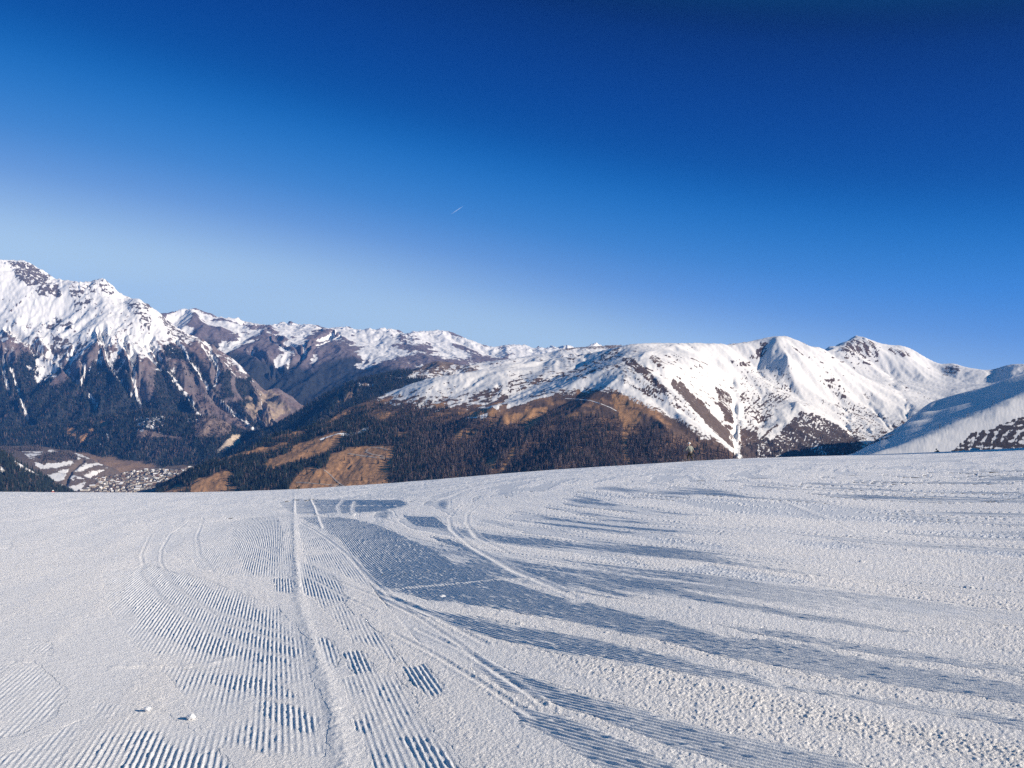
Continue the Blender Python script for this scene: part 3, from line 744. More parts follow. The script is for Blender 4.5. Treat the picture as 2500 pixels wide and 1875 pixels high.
mead = [c2((300, 1080), (470, 1040), (600, 1005), (620, 1015), (540, 1060), (380, 1120)), c2((530, 1072), (640, 1030), (700, 1030), (760, 1010), (810, 1018), (700, 1060), (560, 1080)), c2((660, 1140), (720, 1100), (830, 1060), (850, 1030), (1000, 980), (1120, 940), (1150, 960), (1110, 1000), (1120, 1040), (1040, 1075), (900, 1110), (760, 1150)),
        c2((850, 1265), (960, 1150), (1060, 1170), (1080, 1100), (1190, 1060), (1300, 1040), (1440, 1050), (1455, 1100), (1420, 1160), (1420, 1230), (1450, 1250), (1100, 1300), (850, 1300)), c2((190, 1290), (220, 1240), (300, 1230), (400, 1195), (445, 1210), (400, 1260), (460, 1290), (460, 1330), (190, 1330)),
        c2((0, 1330), (90, 1270), (140, 1300), (100, 1340)), c2((800, 920), (870, 890), (880, 900), (820, 930)), c2((820, 940), (860, 930), (850, 960), (810, 955)), c2((0, 1150), (130, 1130), (300, 1080), (400, 1100), (270, 1140), (100, 1200))]
def grow(p, k):
    mx_, my_ = sum(q[0] for q in p) / len(p), sum(q[1] for q in p) / len(p)
    return [(mx_ + (q[0] - mx_) * k, my_ + (q[1] - my_) * (1 + (k - 1) * 1.4)) for q in p]
mead = [grow(p, 1.13) for p in mead]
gm_ = polymask(u, v, gr) | ring
md = polymask(u, v, mead)
c = mixc(c, GRASS, gm_ * 1.0)
c = mixc(c, (0.34, 0.19, 0.095), md * 1.0)
c = mixc(c, (0.16, 0.11, 0.07), md * sstep(0.0, 0.5, fbm(H.x / 70, H.y / 70, 4, 711)) * 0.5)
fbase = ramp(u, [(380, 1000), (727, 1040), (837, 990), (909, 972), (950, 985), (1020, 982), (1060, 985), (1100, 998), (1160, 1005), (1228, 1012), (1289, 1000), (1342, 1000), (1418, 1010), (1494, 1015), (1570, 1032), (1646, 1050), (1703, 1072), (1760, 1092), (1800, 1112), (1830, 1200)])
fo = sstep(-6, 10, v - fbase - 12 * nz) * np.where(u < 1840, 1, 0)
fo = np.where(gm_, 0.02, np.where(md, 0.007, fo))
fo = fo * (0.45 + 0.55 * sstep(0, 60, v - fbase)) * sstep(-0.42, 0.05, fbm(H.x / 60, H.y / 60, 4, 731) + 0.35 * sstep(30, 90, v - fbase))
fo = np.where(we, 0.22 * sstep(1060, 1100, v), fo)
fo = np.where(H.snow > 0.7, fo * 0.25, fo)
tb = 1085
H.forest = np.clip(fo, 0, 1)
H.gm = gm_ | md
c = mixc(c, (0.15, 0.09, 0.055), np.clip(fo, 0, 1) * 0.7)
c = mixc(c, (0.07, 0.052, 0.045), we * 1.0)
c = mixc(c, (0.105, 0.078, 0.066), dk * 1.0)
H.ground = c
H.build('mountain_slope', M_NEAR, 'broad mountainside of brown meadows and dark forest rising to a snowy dome and peaks')

# ================= the right-hand hill with the groomed run and the chairlift
crestG = [(2040, 1130, 2.35), (2080, 1109, 2.38), (2134, 1076, 2.42), (2181, 1050, 2.48), (2217, 1026, 2.53), (2242, 1004, 2.58), (2271, 982, 2.62), (2333, 963, 2.66), (2405, 945, 2.68), (2459, 927, 2.7), (2500, 914, 2.7), (2600, 880, 2.7), (2760, 830, 2.7)]
pisteG = [(2040, 1140, 1.85), (2130, 1111, 1.9), (2200, 1087, 1.93), (2293, 1051, 1.97), (2340, 1032, 2.0), (2387, 1010, 2.03), (2420, 994, 2.06), (2459, 974, 2.1), (2500, 955, 2.13), (2600, 915, 2.2), (2760, 860, 2.25)]
def flank(u, v):
    return (u, v, min(3.05, 0.1968 / ((v - V0) / F0 + 0.337 * (u - U0) / F0 - 0.206)))
crestG = [flank(u, v) for u, v, d in crestG]
def lit(u, v):
    return (u, v, 0.7146 / ((v - V0) / F0 + 0.1 * (u - U0) / F0 + 0.2))
pisteG = [lit(u, v) for u, v, d in pisteG]
G_pts = dense(crestG, 20) + [(u, v + 70, d + 0.5) for u, v, d in crestG[::2]] + dense(pisteG, 24)
G_pts += [lit(*p) for p in ((2110, 1125), (2160, 1112), (2200, 1100), (2200, 1120), (2300, 1070), (2300, 1107), (2300, 1140), (2400, 1025), (2400, 1060), (2400, 1102), (2400, 1140), (2500, 975), (2500, 1010), (2500, 1050), (2500, 1095), (2500, 1140), (2600, 940), (2600, 1000), (2600, 1060), (2760, 900), (2760, 980), (2760, 1060), (2100, 1160), (2300, 1180), (2500, 1180), (2700, 1160))]
G_pts += [(1960, 1200, 2.0), (1960, 1190, 2.6), (1960, 1210, 3.2), (2020, 1150, 2.0), (2020, 1150, 2.5), (2020, 1160, 3.0), (1960, 1200, 1.6)]
cg, pgl = [p[:2] for p in crestG], [p[:2] for p in pisteG]
for u_ in range(2120, 2760, 40):
    vt, vp = float(ramp(u_, cg)), float(ramp(u_, pgl))
    if vp - vt > 8:
        G_pts += [flank(u_, vp - f_ * (vp - vt)) for f_ in (0.06, 0.2, 0.45, 0.7)]
        G_pts += [lit(u_, vp + q_) for q_ in (3, 9)]
G = Sheet(G_pts, 1950, 2750, 2.4, 1.45, 3.9, 190, [220, 90, 40], 0.010, 81, rough=0.7, sil=[(2080, 1109), (2134, 1076), (2181, 1050), (2217, 1026), (2242, 1004), (2271, 982), (2333, 963), (2405, 945), (2459, 927), (2500, 914), (2600, 880), (2740, 835)])
u, v = G.warp(7, 60, 840)
nz, nf = fbm(G.x / 120, G.y / 120, 4, 851), fbm(G.x / 12, G.y / 12, 4, 861)
streak = fbm(G.z / 3.5 + 0.02 * G.x, G.x / 40 + G.y / 60, 4, 871)
scr = [c4((1560, 1000), (1740, 960), (1800, 900), (1900, 830), (2000, 830), (2100, 770), (2212, 740), (2300, 740), (2300, 1000))]
pl = [p[:2] for p in pisteG]
below = G.v - ramp(G.u, pl)
s = 1.1 + 0.3 * nf
s = np.where(below > 26, 0.95 + 0.75 * streak - sstep(26, 110, below) * 0.28, s)
s = np.where(polymask(u, v, scr), 0.34 + 1.7 * streak + 0.2 * nf, s)
s = np.where((G.y > 2150) & (G.u < 2260), 0.9 + 0.8 * streak - sstep(2260, 2100, G.u) * 0.55, s)
G.snow = np.clip(s, -1, 2)
G.ground = np.zeros(G.z.shape + (3,)) + np.array((0.055, 0.045, 0.045))
G.build('snowy_hill', M_NEAR, 'snowy hill on the right with a groomed run along its crest and a shaded flank')

# ------------------------------------------------------------------ the foreground ski slope
EYE, BB = 1.65, 2.9e-4
hp = [(-900, 1203), (-200, 1201), (0, 1200), (200, 1202), (395, 1203), (560, 1200), (723, 1194), (840, 1187), (960, 1179), (1100, 1167), (1243, 1155), (1400, 1143), (1582, 1132), (1700, 1125), (1808, 1119), (2034, 1112), (2150, 1109), (2260, 1105), (2380, 1100), (2500, 1093), (2700, 1080), (3300, 1045)]
HA = np.array([(p[0] - U0) / F0 for p in hp])
HS = np.array([(p[1] - V0) / F0 for p in hp]) - 2 * math.sqrt(EYE * BB)
_aa = np.linspace(-6, 6, 4801)
_ss = np.interp(_aa, HA, HS)
_k = np.exp(-0.5 * (np.arange(-40, 41) / 14.0) ** 2); _k /= _k.sum()
_ss = np.convolve(np.pad(_ss, 40, mode='edge'), _k, mode='valid')
def slope_a(a):
    return np.interp(a, _aa, _ss)
def ground_z(x, y):
    """the smooth slope: falls away ahead, rises a little to the right, rolls over at a crest about 75 m out; an added snow bank, out of view on the right, shades the crest"""
    yy = np.maximum(y, 0.5)
    a = np.clip(x / yy, -6, 6)
    z = -EYE - yy * slope_a(a) - BB * yy * yy + np.maximum(0.5 - y, 0) * 0.12
    ridge = 31 + 0.62 * y
    h = np.clip(3.8 + (y - 30) * 0.26, 0, 22) * sstep(20, 38, y)
    z = z + h * np.exp(-((x - ridge) / 6.5) ** 2)  # unseen bank, added to throw shade across the far right of the crest
    return z
def unproj(u, v):
    a = (u - U0) / F0
    k = (v - V0) / F0 - float(slope_a(a))
    disc = max(k * k - 4 * BB * EYE, 0)
    d = (k - math.sqrt(disc)) / (2 * BB)
    return (a * d, d)

a_mid = np.arange((-40 - U0) / F0, (2540 - U0) / F0, 2.25 / F0)
a_l = -0.71 - 0.004 * 1.09 ** np.arange(1, 62)
a_r = 0.71 + 0.004 * 1.09 ** np.arange(1, 62)
av = np.concatenate([a_l[::-1], a_mid[(a_mid > -0.71) & (a_mid < 0.71)], a_r])
kmin = 2 * math.sqrt(BB * EYE)
kk = np.linspace(EYE / 3.25 + BB * 3.25, kmin + 0.00001, 450)
dv_ = (kk - np.sqrt(np.maximum(kk * kk - 4 * BB * EYE, 0))) / (2 * BB)
dv_ = np.concatenate([np.array([0.5, 0.8, 1.2, 1.7, 2.2, 2.6, 2.9, 3.1]), dv_, np.array([80, 85, 92, 100, 115, 135, 160, 200, 260, 340, 430, 540, 640])])
dv_ = np.unique(dv_)
# groomer passes: straight on the left; on the right straight far out, then one long turn towards the right
hx, hy = -0.300, 0.954
cx, cy, RN, RH, RR = 11.0, 15.7, np.array([0.957, 0.29]), np.array([0.29, -0.957]), 13.5
PITCH = 0.036
seam_px = f1((1272, 60), (1270, 200), (1280, 380), (1295, 520), (1330, 640), (1380, 780), (1440, 950), (1470, 1100), (1510, 1300))
seam = [unproj(*p) for p in seam_px]
def phases(X, Y):
    sx_at = np.interp(-Y, [-p[1] for p in seam], [p[0] for p in seam])
    right = X > sx_at + 0.9
    phL = X * hy - Y * hx
    s = (X - cx) * RH[0] + (Y - cy) * RH[1]
    phR = np.where(s < 0, -((X - cx) * RN[0] + (Y - cy) * RN[1]), np.hypot(X - cx, Y - cy))
    return np.where(right, phR, phL), right
FULL = [f1((1000, 180), (1080, 165), (1190, 165), (1225, 230), (1220, 330), (1190, 400), (1100, 415), (1050, 380), (1010, 300)),
       f1((560, 430), (620, 370), (740, 400), (900, 470), (1050, 530), (1200, 610), (1290, 690), (1310, 790), (1200, 790), (1050, 770), (850, 730), (700, 680), (600, 610), (520, 510)),
       f1((1285, 370), (1330, 375), (1450, 430), (1500, 530), (1400, 520), (1300, 490)), f1((1350, 670), (1420, 690), (1470, 760), (1450, 800), (1380, 770)), f1((1490, 740), (1560, 740), (1620, 830), (1550, 840)),
       f1((1740, 800), (1850, 800), (1920, 910), (1870, 930), (1780, 870)), f1((870, 830), (1100, 840), (1280, 920), (1300, 950), (1120, 930), (950, 880)), f1((1110, 940), (1250, 970), (1380, 1020), (1370, 1100), (1200, 1050), (1110, 1000)),
       f1((560, 1080), (640, 1070), (700, 1100), (760, 1150), (900, 1190), (950, 1300), (520, 1300), (530, 1180)), f1((1730, 1100), (1850, 1100), (2000, 1250), (1850, 1300)), f1((1520, 1030), (1590, 1040), (1620, 1090), (1550, 1080)),
       f1((1210, 100), (1280, 88), (1740, 90), (1760, 115), (1640, 140), (1500, 150), (1270, 150), (1220, 120)), f1((1740, 160), (1880, 165), (1950, 220), (1800, 200)), f1((1180, 430), (1260, 430), (1260, 490), (1190, 480)),
       f1((1290, 165), (1480, 165), (1640, 200), (1860, 300), (2000, 380)) + [(1250, 1422), (1391, 1462), (1532, 1490), (1645, 1518), (1758, 1546), (1928, 1569), (2210, 1620), (2600, 1680), (2600, 1725), (2154, 1659), (1928, 1625), (1758, 1591), (1589, 1552), (1419, 1518), (1250, 1490)] + f1((2000, 540), (1850, 520), (1640, 470), (1560, 360), (1480, 270), (1400, 220)),
       [(972, 1470), (1250, 1524), (1419, 1546), (1589, 1586), (1758, 1625), (1928, 1665), (2210, 1710), (2600, 1770), (2600, 1790), (1984, 1682), (1758, 1648), (1589, 1620), (1419, 1591), (1250, 1563), (1000, 1490)],
       [(1180, 1620), (1250, 1631), (1363, 1671), (1532, 1722), (1758, 1778), (1984, 1829), (2250, 1910), (2000, 1910), (1800, 1860), (1589, 1790), (1419, 1730), (1250, 1671)],
       [(1250, 1716), (1363, 1738), (1532, 1801), (1702, 1890), (1760, 1950), (1600, 1950), (1391, 1806), (1284, 1755)], [(1158, 1588), (1250, 1633), (1300, 1690), (1250, 1680), (1190, 1630)],
       f2((300, 540), (500, 545), (900, 640), (1250, 700), (1700, 770), (1950, 790), (1650, 775), (1250, 725), (850, 650)), f2((860, 740), (1200, 780), (1700, 860), (2212, 930), (2300, 960), (1700, 890), (1200, 810)), f2((0, 500), (120, 520), (600, 640), (500, 630), (100, 545)),
       f1((1740, 150), (1760, 160), (1900, 215), (1790, 200)), f1((1850, 245), (1950, 260), (2212, 380), (2212, 400), (2050, 330))]
PART = [f1((440, 400), (640, 380), (900, 440), (1200, 560), (1340, 700), (1360, 820), (1150, 850), (800, 800), (600, 720), (470, 560)), f1((700, 800), (900, 790), (1320, 830), (1420, 1000), (1400, 1180), (1100, 1160), (850, 1000)), f1((420, 950), (700, 1000), (900, 1120), (1080, 1300), (400, 1300)), f1((1480, 860), (1700, 820), (1800, 1000), (2050, 1300), (1650, 1300)), f1((950, 120), (1280, 120), (1260, 160), (980, 170)), f1((750, 190), (1000, 180), (1260, 200), (1270, 420), (1000, 420), (850, 380)), f1((1300, 180), (1500, 200), (1660, 400), (1600, 470), (1400, 380)), f1((720, 240), (880, 170), (850, 330), (800, 360), (700, 300)), f1((0, 800), (150, 780), (280, 900), (250, 1000), (100, 1080), (0, 1100), (-80, 1100), (-80, 800)), f1((100, 1150), (300, 1050), (500, 1000), (600, 1060), (540, 1160), (520, 1300), (-80, 1300), (-80, 1200)),
       f1((1290, 200), (1380, 200), (1440, 360), (1330, 370)), f1((1330, 480), (1460, 500), (1600, 690), (1540, 700), (1400, 560)), f1((880, 1070), (1100, 1050), (1100, 1130), (900, 1140)), f1((120, 690), (200, 700), (230, 750), (150, 750)), f1((0, 260), (60, 260), (40, 300), (0, 300)),
       f1((480, 430), (560, 430), (530, 520), (610, 620), (720, 690), (640, 690), (520, 600)), f1((900, 250), (1000, 200), (1010, 300), (1050, 390), (980, 360)), f1((1450, 600), (1560, 590), (1700, 730), (1760, 800), (1660, 760))]
SCRAPED = [f2((680, 220), (830, 205), (1330, 225), (1700, 270), (2000, 310), (1700, 310), (1300, 290), (900, 260)), f2((650, 510), (850, 490), (1300, 565), (1150, 575)), f2((230, 430), (400, 440), (620, 500), (420, 480)), f2((340, 340), (560, 345), (1000, 420), (800, 415)), f2((200, 175), (420, 185), (560, 215), (380, 200)),
           f2((1830, 410), (2212, 425), (2212, 455), (1950, 435)), f2((1500, 640), (1700, 640), (1980, 690), (1750, 690)), f2((1550, 335), (2212, 340), (2212, 370), (1850, 355)), f2((1150, 385), (1400, 390), (1580, 420), (1350, 415)), f2((60, 280), (260, 285), (420, 330), (200, 320)), f2((1560, 160), (2212, 185), (2212, 205), (1800, 180)),
           f1((1600, 55), (1740, 60), (1850, 75), (1700, 72)), f1((1800, 95), (1950, 105), (1900, 125)), f1((1560, 70), (1700, 72), (1760, 82), (1600, 82))]
TRACKS = [(f1((780, 165), (650, 240), (610, 330), (625, 420), (690, 510), (800, 590), (950, 670), (1150, 740), (1320, 780)), 0.020), (f1((820, 180), (735, 240), (697, 310), (695, 360), (740, 450), (820, 510), (940, 590)), 0.020),
          (f1((880, 170), (850, 250), (860, 330), (920, 400)), 0.025), (f1((1000, 250), (1200, 335), (1400, 420), (1600, 500), (1800, 590), (1950, 680), (2060, 760), (2200, 850), (2350, 960)), 0.020), (f1((980, 290), (1120, 340), (1290, 400), (1450, 490), (1620, 570)), 0.02),
          (f1((1280, 180), (1400, 250), (1500, 330), (1600, 440), (1700, 520), (1900, 600), (2100, 700)), 0.025), (f1((2130, 75), (1990, 110), (1940, 170), (1950, 220), (2050, 300), (2212, 390), (2500, 510)), 0.035), (f1((2060, 115), (2020, 150), (2015, 190), (2060, 250), (2200, 320)), 0.035),
          (f2((1020, 185), (1180, 220), (1360, 285), (1500, 350)), 0.03), (f1((930, 100), (760, 140), (700, 170), (520, 200)), 0.03), (f1((470, 130), (600, 110), (720, 120), (860, 165)), 0.03), (f1((1010, 320), (1130, 370), (1260, 410)), 0.018),
          (f1((760, 540), (900, 560), (1100, 620), (1290, 680)), 0.018), (f1((940, 610), (1080, 650), (1300, 720)), 0.018), (f1((1700, 660), (1900, 760), (2100, 880), (2300, 1010)), 0.02), (f1((1800, 640), (2000, 730), (2250, 890)), 0.02)]
RIDGES = [(f1((1600, 490), (1800, 470), (2150, 435), (2330, 428)), 0.035, 0.014), (f1((400, 195), (900, 170), (1260, 158), (1450, 148), (1740, 140)), 0.06, 0.016), (f1((1235, 116), (1400, 113), (1740, 115)), 0.05, 0.014), (f1((1640, 490), (1800, 550), (1960, 580), (2212, 610)), 0.04, 0.012),
          (seam_px, 0.06, 0.010), (f1((1340, 85), (1360, 130), (1375, 180), (1390, 215)), 0.05, 0.012), (f1((1480, 90), (1455, 120), (1465, 150)), 0.06, 0.012), (f1((500, 800), (700, 795), (900, 790), (1000, 760)), 0.04, 0.012), (f1((1530, 95), (1520, 130), (1525, 160)), 0.06, 0.012)]
def line_xy(px):
    return [unproj(*p) for p in px]
TRACKS = [(line_xy(p), w) for p, w in TRACKS]
RIDGES = [(line_xy(p), w, h) for p, w, h in RIDGES]

def snow_state(X, Y, step, far_noise=None):
    """height and state of the snow surface at (X, Y): base height, shared relief, loose crumbs, corduroy weight, looseness, pass coordinate"""
    Zb = ground_z(X, Y)
    Ug, Vg = U0 + F0 * X / Y, V0 - F0 * Zb / Y
    ph, right = phases(X, Y)
    phS = np.where(right, np.hypot(X - 22.4, Y - 25.7), X * hy - Y * hx)
    along = np.where(right, np.arctan2(Y - 25.7, X - 22.4) * 28, X * hx + Y * hy)
    fr = np.clip(6 / Y, 0.2, 1.5)
    warps = []
    for q_ in range(5):
        ws = fbm(X / 0.5, Y / 0.9, 4, 901 + q_ * 31, 0.65)
        wt_ = fbm(X / 0.5, Y / 0.9, 4, 1201 + q_ * 31, 0.65)
        warps.append((Ug + (14 + 17 * q_) * ws * fr, Vg + (7 + 8 * q_) * wt_ * fr))
    w2 = fbm(X / 0.25, Y / 0.25, 3, 911)
    crumb = perlin(X / 0.07, Y / 0.07, 915) + 0.6 * perlin(X / 0.03, Y / 0.03, 916)
    brk = fbm(X / 0.45, Y / 0.9, 4, 977, 0.6)
    cord = np.zeros_like(X)
    cover = np.zeros_like(X)
    for polys, k in ((FULL, 1.0), (PART, 0.5)):
        mean = sum(polymask(a_, b_, polys).astype(float) for a_, b_ in warps) / len(warps)
        cover = np.maximum(cover, mean)
        if k == 1.0:
            c_ = sstep(0.0, 1.0, mean + 0.25 * crumb * (mean > 0) * (mean < 1)) * np.where(right, 1.0, 0.80 + 0.55 * brk)
        else:
            c_ = 0.60 * sstep(0.1, 1.0, mean) * sstep(-0.55, 0.50, brk + 0.15 * crumb)
        cord = np.maximum(cord, np.clip(c_, 0, 1))
    st = fbm(phS / 1.1, along / 11, 4, 921)
    st2 = fbm(phS / 0.35, along / 6, 4, 931)
    st3 = fbm(X / 5, Y / 9, 3, 925)
    smooth = sstep(0.0, 0.26, st + 0.5 * st2 + 0.35 * st3) * sstep(7.0, 13, Y) * np.where(right, 1.0, 0.45 * sstep(25, 40, Y))
    smooth = np.maximum(smooth, sum(polymask(a_, b_, SCRAPED).astype(float) for a_, b_ in warps) / len(warps) * sstep(-0.5, 0.2, st2 + 0.5 * crumb + 0.25))
    inb = np.where(right, 1.0, 0.0) * sstep(5.0, 8.0, Y) * (1 - sstep(22, 30, Y)) * (np.abs(X / Y) < 0.74)
    sb = st + 0.55 * st2 + 0.2 * st3
    bands = sstep(0.16, 0.36, sb + 0.10 * crumb) * inb
    cover = np.maximum(cover, sstep(0.06, 0.20, sb) * inb)
    cord = np.maximum(cord, 0.75 * bands)
    smooth = smooth * (1 - cord)
    loose = np.clip(1 - cord * 0.95 - smooth * 0.9, 0, 1)
    rel = 0.028 * fbm(X / 3.5, Y / 3.5, 3, 951) * sstep(2, 6, Y) + 0.05 * fbm(X / 14, Y / 14, 2, 955)
    edge_soft = fbm(X / 0.06, Y / 0.06, 2, 941)
    def near(line, rng):
        xs, ys = [p[0] for p in line], [p[1] for p in line]
        return (X > min(xs) - rng) & (X < max(xs) + rng) & (Y > min(ys) - rng) & (Y < max(ys) + rng)
    for line, w in TRACKS:
        m = near(line, 0.5)
        d = dline(X[m], Y[m], line)
        ww = np.maximum(w, 0.6 * step[m])
        rel[m] += -0.0035 * np.exp(-(d / ww) ** 2) + 0.0036 * np.exp(-((d - 1.9 * ww) / (0.8 * ww)) ** 2) * (1 + 0.8 * edge_soft[m])
        k = np.exp(-(d / (2.4 * ww)) ** 2)
        cord[m] *= 1 - 0.92 * k
        loose[m] = np.maximum(loose[m], 0.7 * k)
    for line, w, h in RIDGES:
        m = near(line, 0.6)
        d = dline(X[m] + 0.3 * w * w2[m], Y[m], line)
        k = np.exp(-(d / np.maximum(w, 0.8 * step[m])) ** 2)
        rel[m] += h * k * (1 + 0.8 * edge_soft[m] + 0.5 * w2[m])
        cord[m] *= 1 - k
        loose[m] = np.maximum(loose[m], k)
    gz = np.zeros_like(X)
    for cell, amp in ((0.07, 0.0035), (0.030, 0.0065), (0.017, 0.0065)):
        n = perlin(X / cell, Y / cell, int(cell * 1e4))
        gz += amp * np.maximum(n, -0.35) * (1 - sstep(cell * 0.3, cell * 0.8, step))
    lump = perlin(X / 0.16, Y / 0.16, 961)
    gz += 0.03 * np.maximum(lump - 0.66, 0) / 0.4 * (1 - sstep(12, 25, Y))
    if far_noise is not None:
        gz += far_noise * np.clip(step * 0.5, 0.0, 0.016)
    gz *= 0.30 + 0.36 * sstep(700, 1600, Ug)
    mod = sstep(-0.35, 0.35, fbm(phS / 0.6, along / 5, 4, 991) + 0.4 * st3)
    gz *= 0.75 + 0.40 * mod
    loose = loose * (0.62 + 0.38 * mod)
    return Zb, rel, loose * gz, cord, loose, ph, cover

Ag, Dg = np.meshgrid(av, dv_)
X, Y = Ag * Dg, Dg.copy()
far_g = RNG.random(X.shape) ** 1.5 - 0.4
kern = np.hanning(15); kern /= kern.sum() ** 0.5 * 2.2
strk = RNG.normal(0, 0.22, X.shape)
strk = np.apply_along_axis(lambda r: np.convolve(r, kern, mode='same'), 1, strk)
Z, rel, gz, cord, loose, ph, cover = snow_state(X, Y, Y * (2.25 / F0), 0.7 * far_g + 0.9 * strk * sstep(12, 30, Y))
Pg = np.stack([X, Y, Z + (rel + gz - 0.03 * sstep(0.25, 0.75, cover)) * sstep(0.4, 1.0, Y)], -1)

m, nt, b = new_mat('groomed_snow')
b.inputs['Roughness'].default_value = 0.55
b.inputs['Specular IOR Level'].default_value = 0.25
geo = node(nt, 'ShaderNodeNewGeometry')
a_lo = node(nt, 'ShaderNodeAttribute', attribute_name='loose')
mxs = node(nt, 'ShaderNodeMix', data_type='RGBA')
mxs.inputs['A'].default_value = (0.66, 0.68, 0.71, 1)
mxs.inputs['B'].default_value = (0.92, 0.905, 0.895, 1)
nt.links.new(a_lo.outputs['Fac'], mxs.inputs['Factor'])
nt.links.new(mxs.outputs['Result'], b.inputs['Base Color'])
n1 = node(nt, 'ShaderNodeTexNoise'); n1.inputs['Scale'].default_value = 60; n1.inputs['Detail'].default_value = 5; n1.inputs['Roughness'].default_value = 0.7
n2 = node(nt, 'ShaderNodeTexNoise'); n2.inputs['Scale'].default_value = 11; n2.inputs['Detail'].default_value = 3
nt.links.new(geo.outputs['Position'], n1.inputs['Vector'])
nt.links.new(geo.outputs['Position'], n2.inputs['Vector'])
hl = math_node(nt, 'MULTIPLY', math_node(nt, 'MULTIPLY', n1.outputs['Fac'], 0.028), math_node(nt, 'MULTIPLY_ADD', a_lo.outputs['Fac'], 0.93, 0.07))
hl2 = math_node(nt, 'MULTIPLY', math_node(nt, 'MULTIPLY', n2.outputs['Fac'], 0.022), a_lo.outputs['Fac'])
bp = node(nt, 'ShaderNodeBump')
bp.inputs['Strength'].default_value = 0.9
bp.inputs['Distance'].default_value = 1.0
nt.links.new(math_node(nt, 'ADD', hl, hl2), bp.inputs['Height'])
nt.links.new(bp.outputs[0], b.inputs['Normal'])
M_SNOW = m
slope = grid_obj('snow_slope', Pg, M_SNOW, {'loose': loose})
tag(slope, 'wide groomed ski slope of white snow with crumbly loose snow and ski tracks', None, None, 'structure')

# the corduroy: real ridges 36 mm apart, meshed along each groomer pass
def pass_xy(rt, ph_, s_):
    if not rt:
        return ph_ * hy + s_ * hx, -ph_ * hx + s_ * hy
    a_ = np.maximum(s_, 0) / RR
    k1, k2 = -ph_ * np.cos(a_), np.where(s_ > 0, ph_ * np.sin(a_), s_)
    return cx + k1 * RN[0] + k2 * RH[0], cy + k1 * RN[1] + k2 * RH[1]
def inv_s(rt, x, y):
    if not rt: return x * hx + y * hy
    s_ = (x - cx) * RH[0] + (y - cy) * RH[1]
    t_ = -((x - cx) * RN[0] + (y - cy) * RN[1])
    return np.where(s_ > 0, np.arctan2(s_, t_) * RR, s_)
_, right_g = phases(X, Y)
cv_all, cf_all, cl_all, nb = [], [], [], 0
ia_cord = cover > 0.01
for rt in (False, True):
    for y0, y1, per, ds in ((2.9, 6.0, 7, 0.035), (6.0, 10.0, 6, 0.06), (10.0, 20.0, 6, 0.14), (20.0, 62.0, 5, 0.40)):
        sel = ia_cord & (right_g == rt) & (Y >= y0 - 0.3) & (Y < y1 + 0.3) & (np.abs(Ag) < 0.72)
        if not sel.any(): continue
        pr, sr = ph[sel], inv_s(rt, X[sel], Y[sel])
        dp = PITCH / per
        pv_ = np.arange(math.floor(pr.min() / PITCH) * PITCH, pr.max() + dp, dp)
        sv_ = np.arange(sr.min(), sr.max() + ds, ds)
        # occupancy on a coarse raster keeps only the ground that shows corduroy
        occ = np.zeros((int((sr.max() - sr.min()) / 0.25) + 3, int((pr.max() - pr.min()) / 0.10) + 3), dtype=bool)
        occ[((sr - sr.min()) / 0.25).astype(int), ((pr - pr.min()) / 0.10).astype(int)] = True
        o2 = occ.copy()
        for i_, j_ in ((1, 0), (-1, 0), (0, 1), (0, -1)): o2 |= np.roll(np.roll(occ, i_, 0), j_, 1)
        PV, SV = np.meshgrid(pv_, sv_)
        keep = o2[np.clip(((SV - sr.min()) / 0.25).astype(int), 0, occ.shape[0] - 1), np.clip(((PV - pr.min()) / 0.10).astype(int), 0, occ.shape[1] - 1)]
        px_, sx_ = PV[keep], SV[keep]
        x_, y_ = pass_xy(rt, px_, sx_)
        inside = (y_ >= y0 - ds) & (y_ < y1 + ds)
        kk_ = np.zeros(keep.shape, bool); kk_[keep] = inside
        x_, y_, px_, sx_ = x_[inside], y_[inside], px_[inside], sx_[inside]
        if len(x_) == 0: continue
        zb, rl, gl2, cw, lo2, _, cv2 = snow_state(x_, y_, y_ * (2.25 / F0))
        rr_ = phases(x_, y_)[1]
        cw = np.where(rr_ == rt, cw, 0.0); cv2 = np.where(rr_ == rt, cv2, 0.0)
        wob = 0.10 * fbm(sx_ / 1.2, px_ / 0.4, 2, 956)
        prof = 0.5 + 0.5 * np.cos(2 * math.pi * (px_ / PITCH + wob))
        hgt = (0.0085 if rt else 0.0095) * prof ** 1.5 * (1 + 0.25 * perlin(sx_ / 0.05, px_ / 0.036, 957)) * cw
        hgt += 0.010 * np.maximum(perlin(x_ / 0.035, y_ / 0.05, 971) - 0.30, 0) / 0.5 * cw * (y_ < 22)
        z_ = zb + rl + gl2 + hgt - 0.0005 - 0.004 * (1 - sstep(0.0, 0.15, cv2))
        idx = -np.ones(kk_.shape, np.int64); idx[kk_] = np.arange(len(x_))
        live = np.zeros(kk_.shape, bool); live[kk_] = cv2 > 0.004
        q = np.stack([idx[:-1, :-1], idx[:-1, 1:], idx[1:, 1:], idx[1:, :-1]], -1)
        ok = (q >= 0).all(-1) & (live[:-1, :-1] | live[1:, 1:] | live[:-1, 1:] | live[1:, :-1])
        q = q[ok]
        if rt: q = q[:, ::-1]
        used, inv_ = np.unique(q, return_inverse=True)
        cv_all.append(np.stack([x_, y_, z_], -1)[used]); cl_all.append(np.maximum(lo2, 0.3)[used]); cf_all.append(inv_.reshape(-1, 4) + nb)
        nb += len(used)
CV, CF = np.concatenate(cv_all), np.concatenate(cf_all).astype(np.int32)
me = bpy.data.meshes.new('corduroy_snow')
me.vertices.add(len(CV)); me.vertices.foreach_set('co', CV.astype(np.float32).reshape(-1))
me.loops.add(len(CF) * 4); me.loops.foreach_set('vertex_index', CF.reshape(-1))
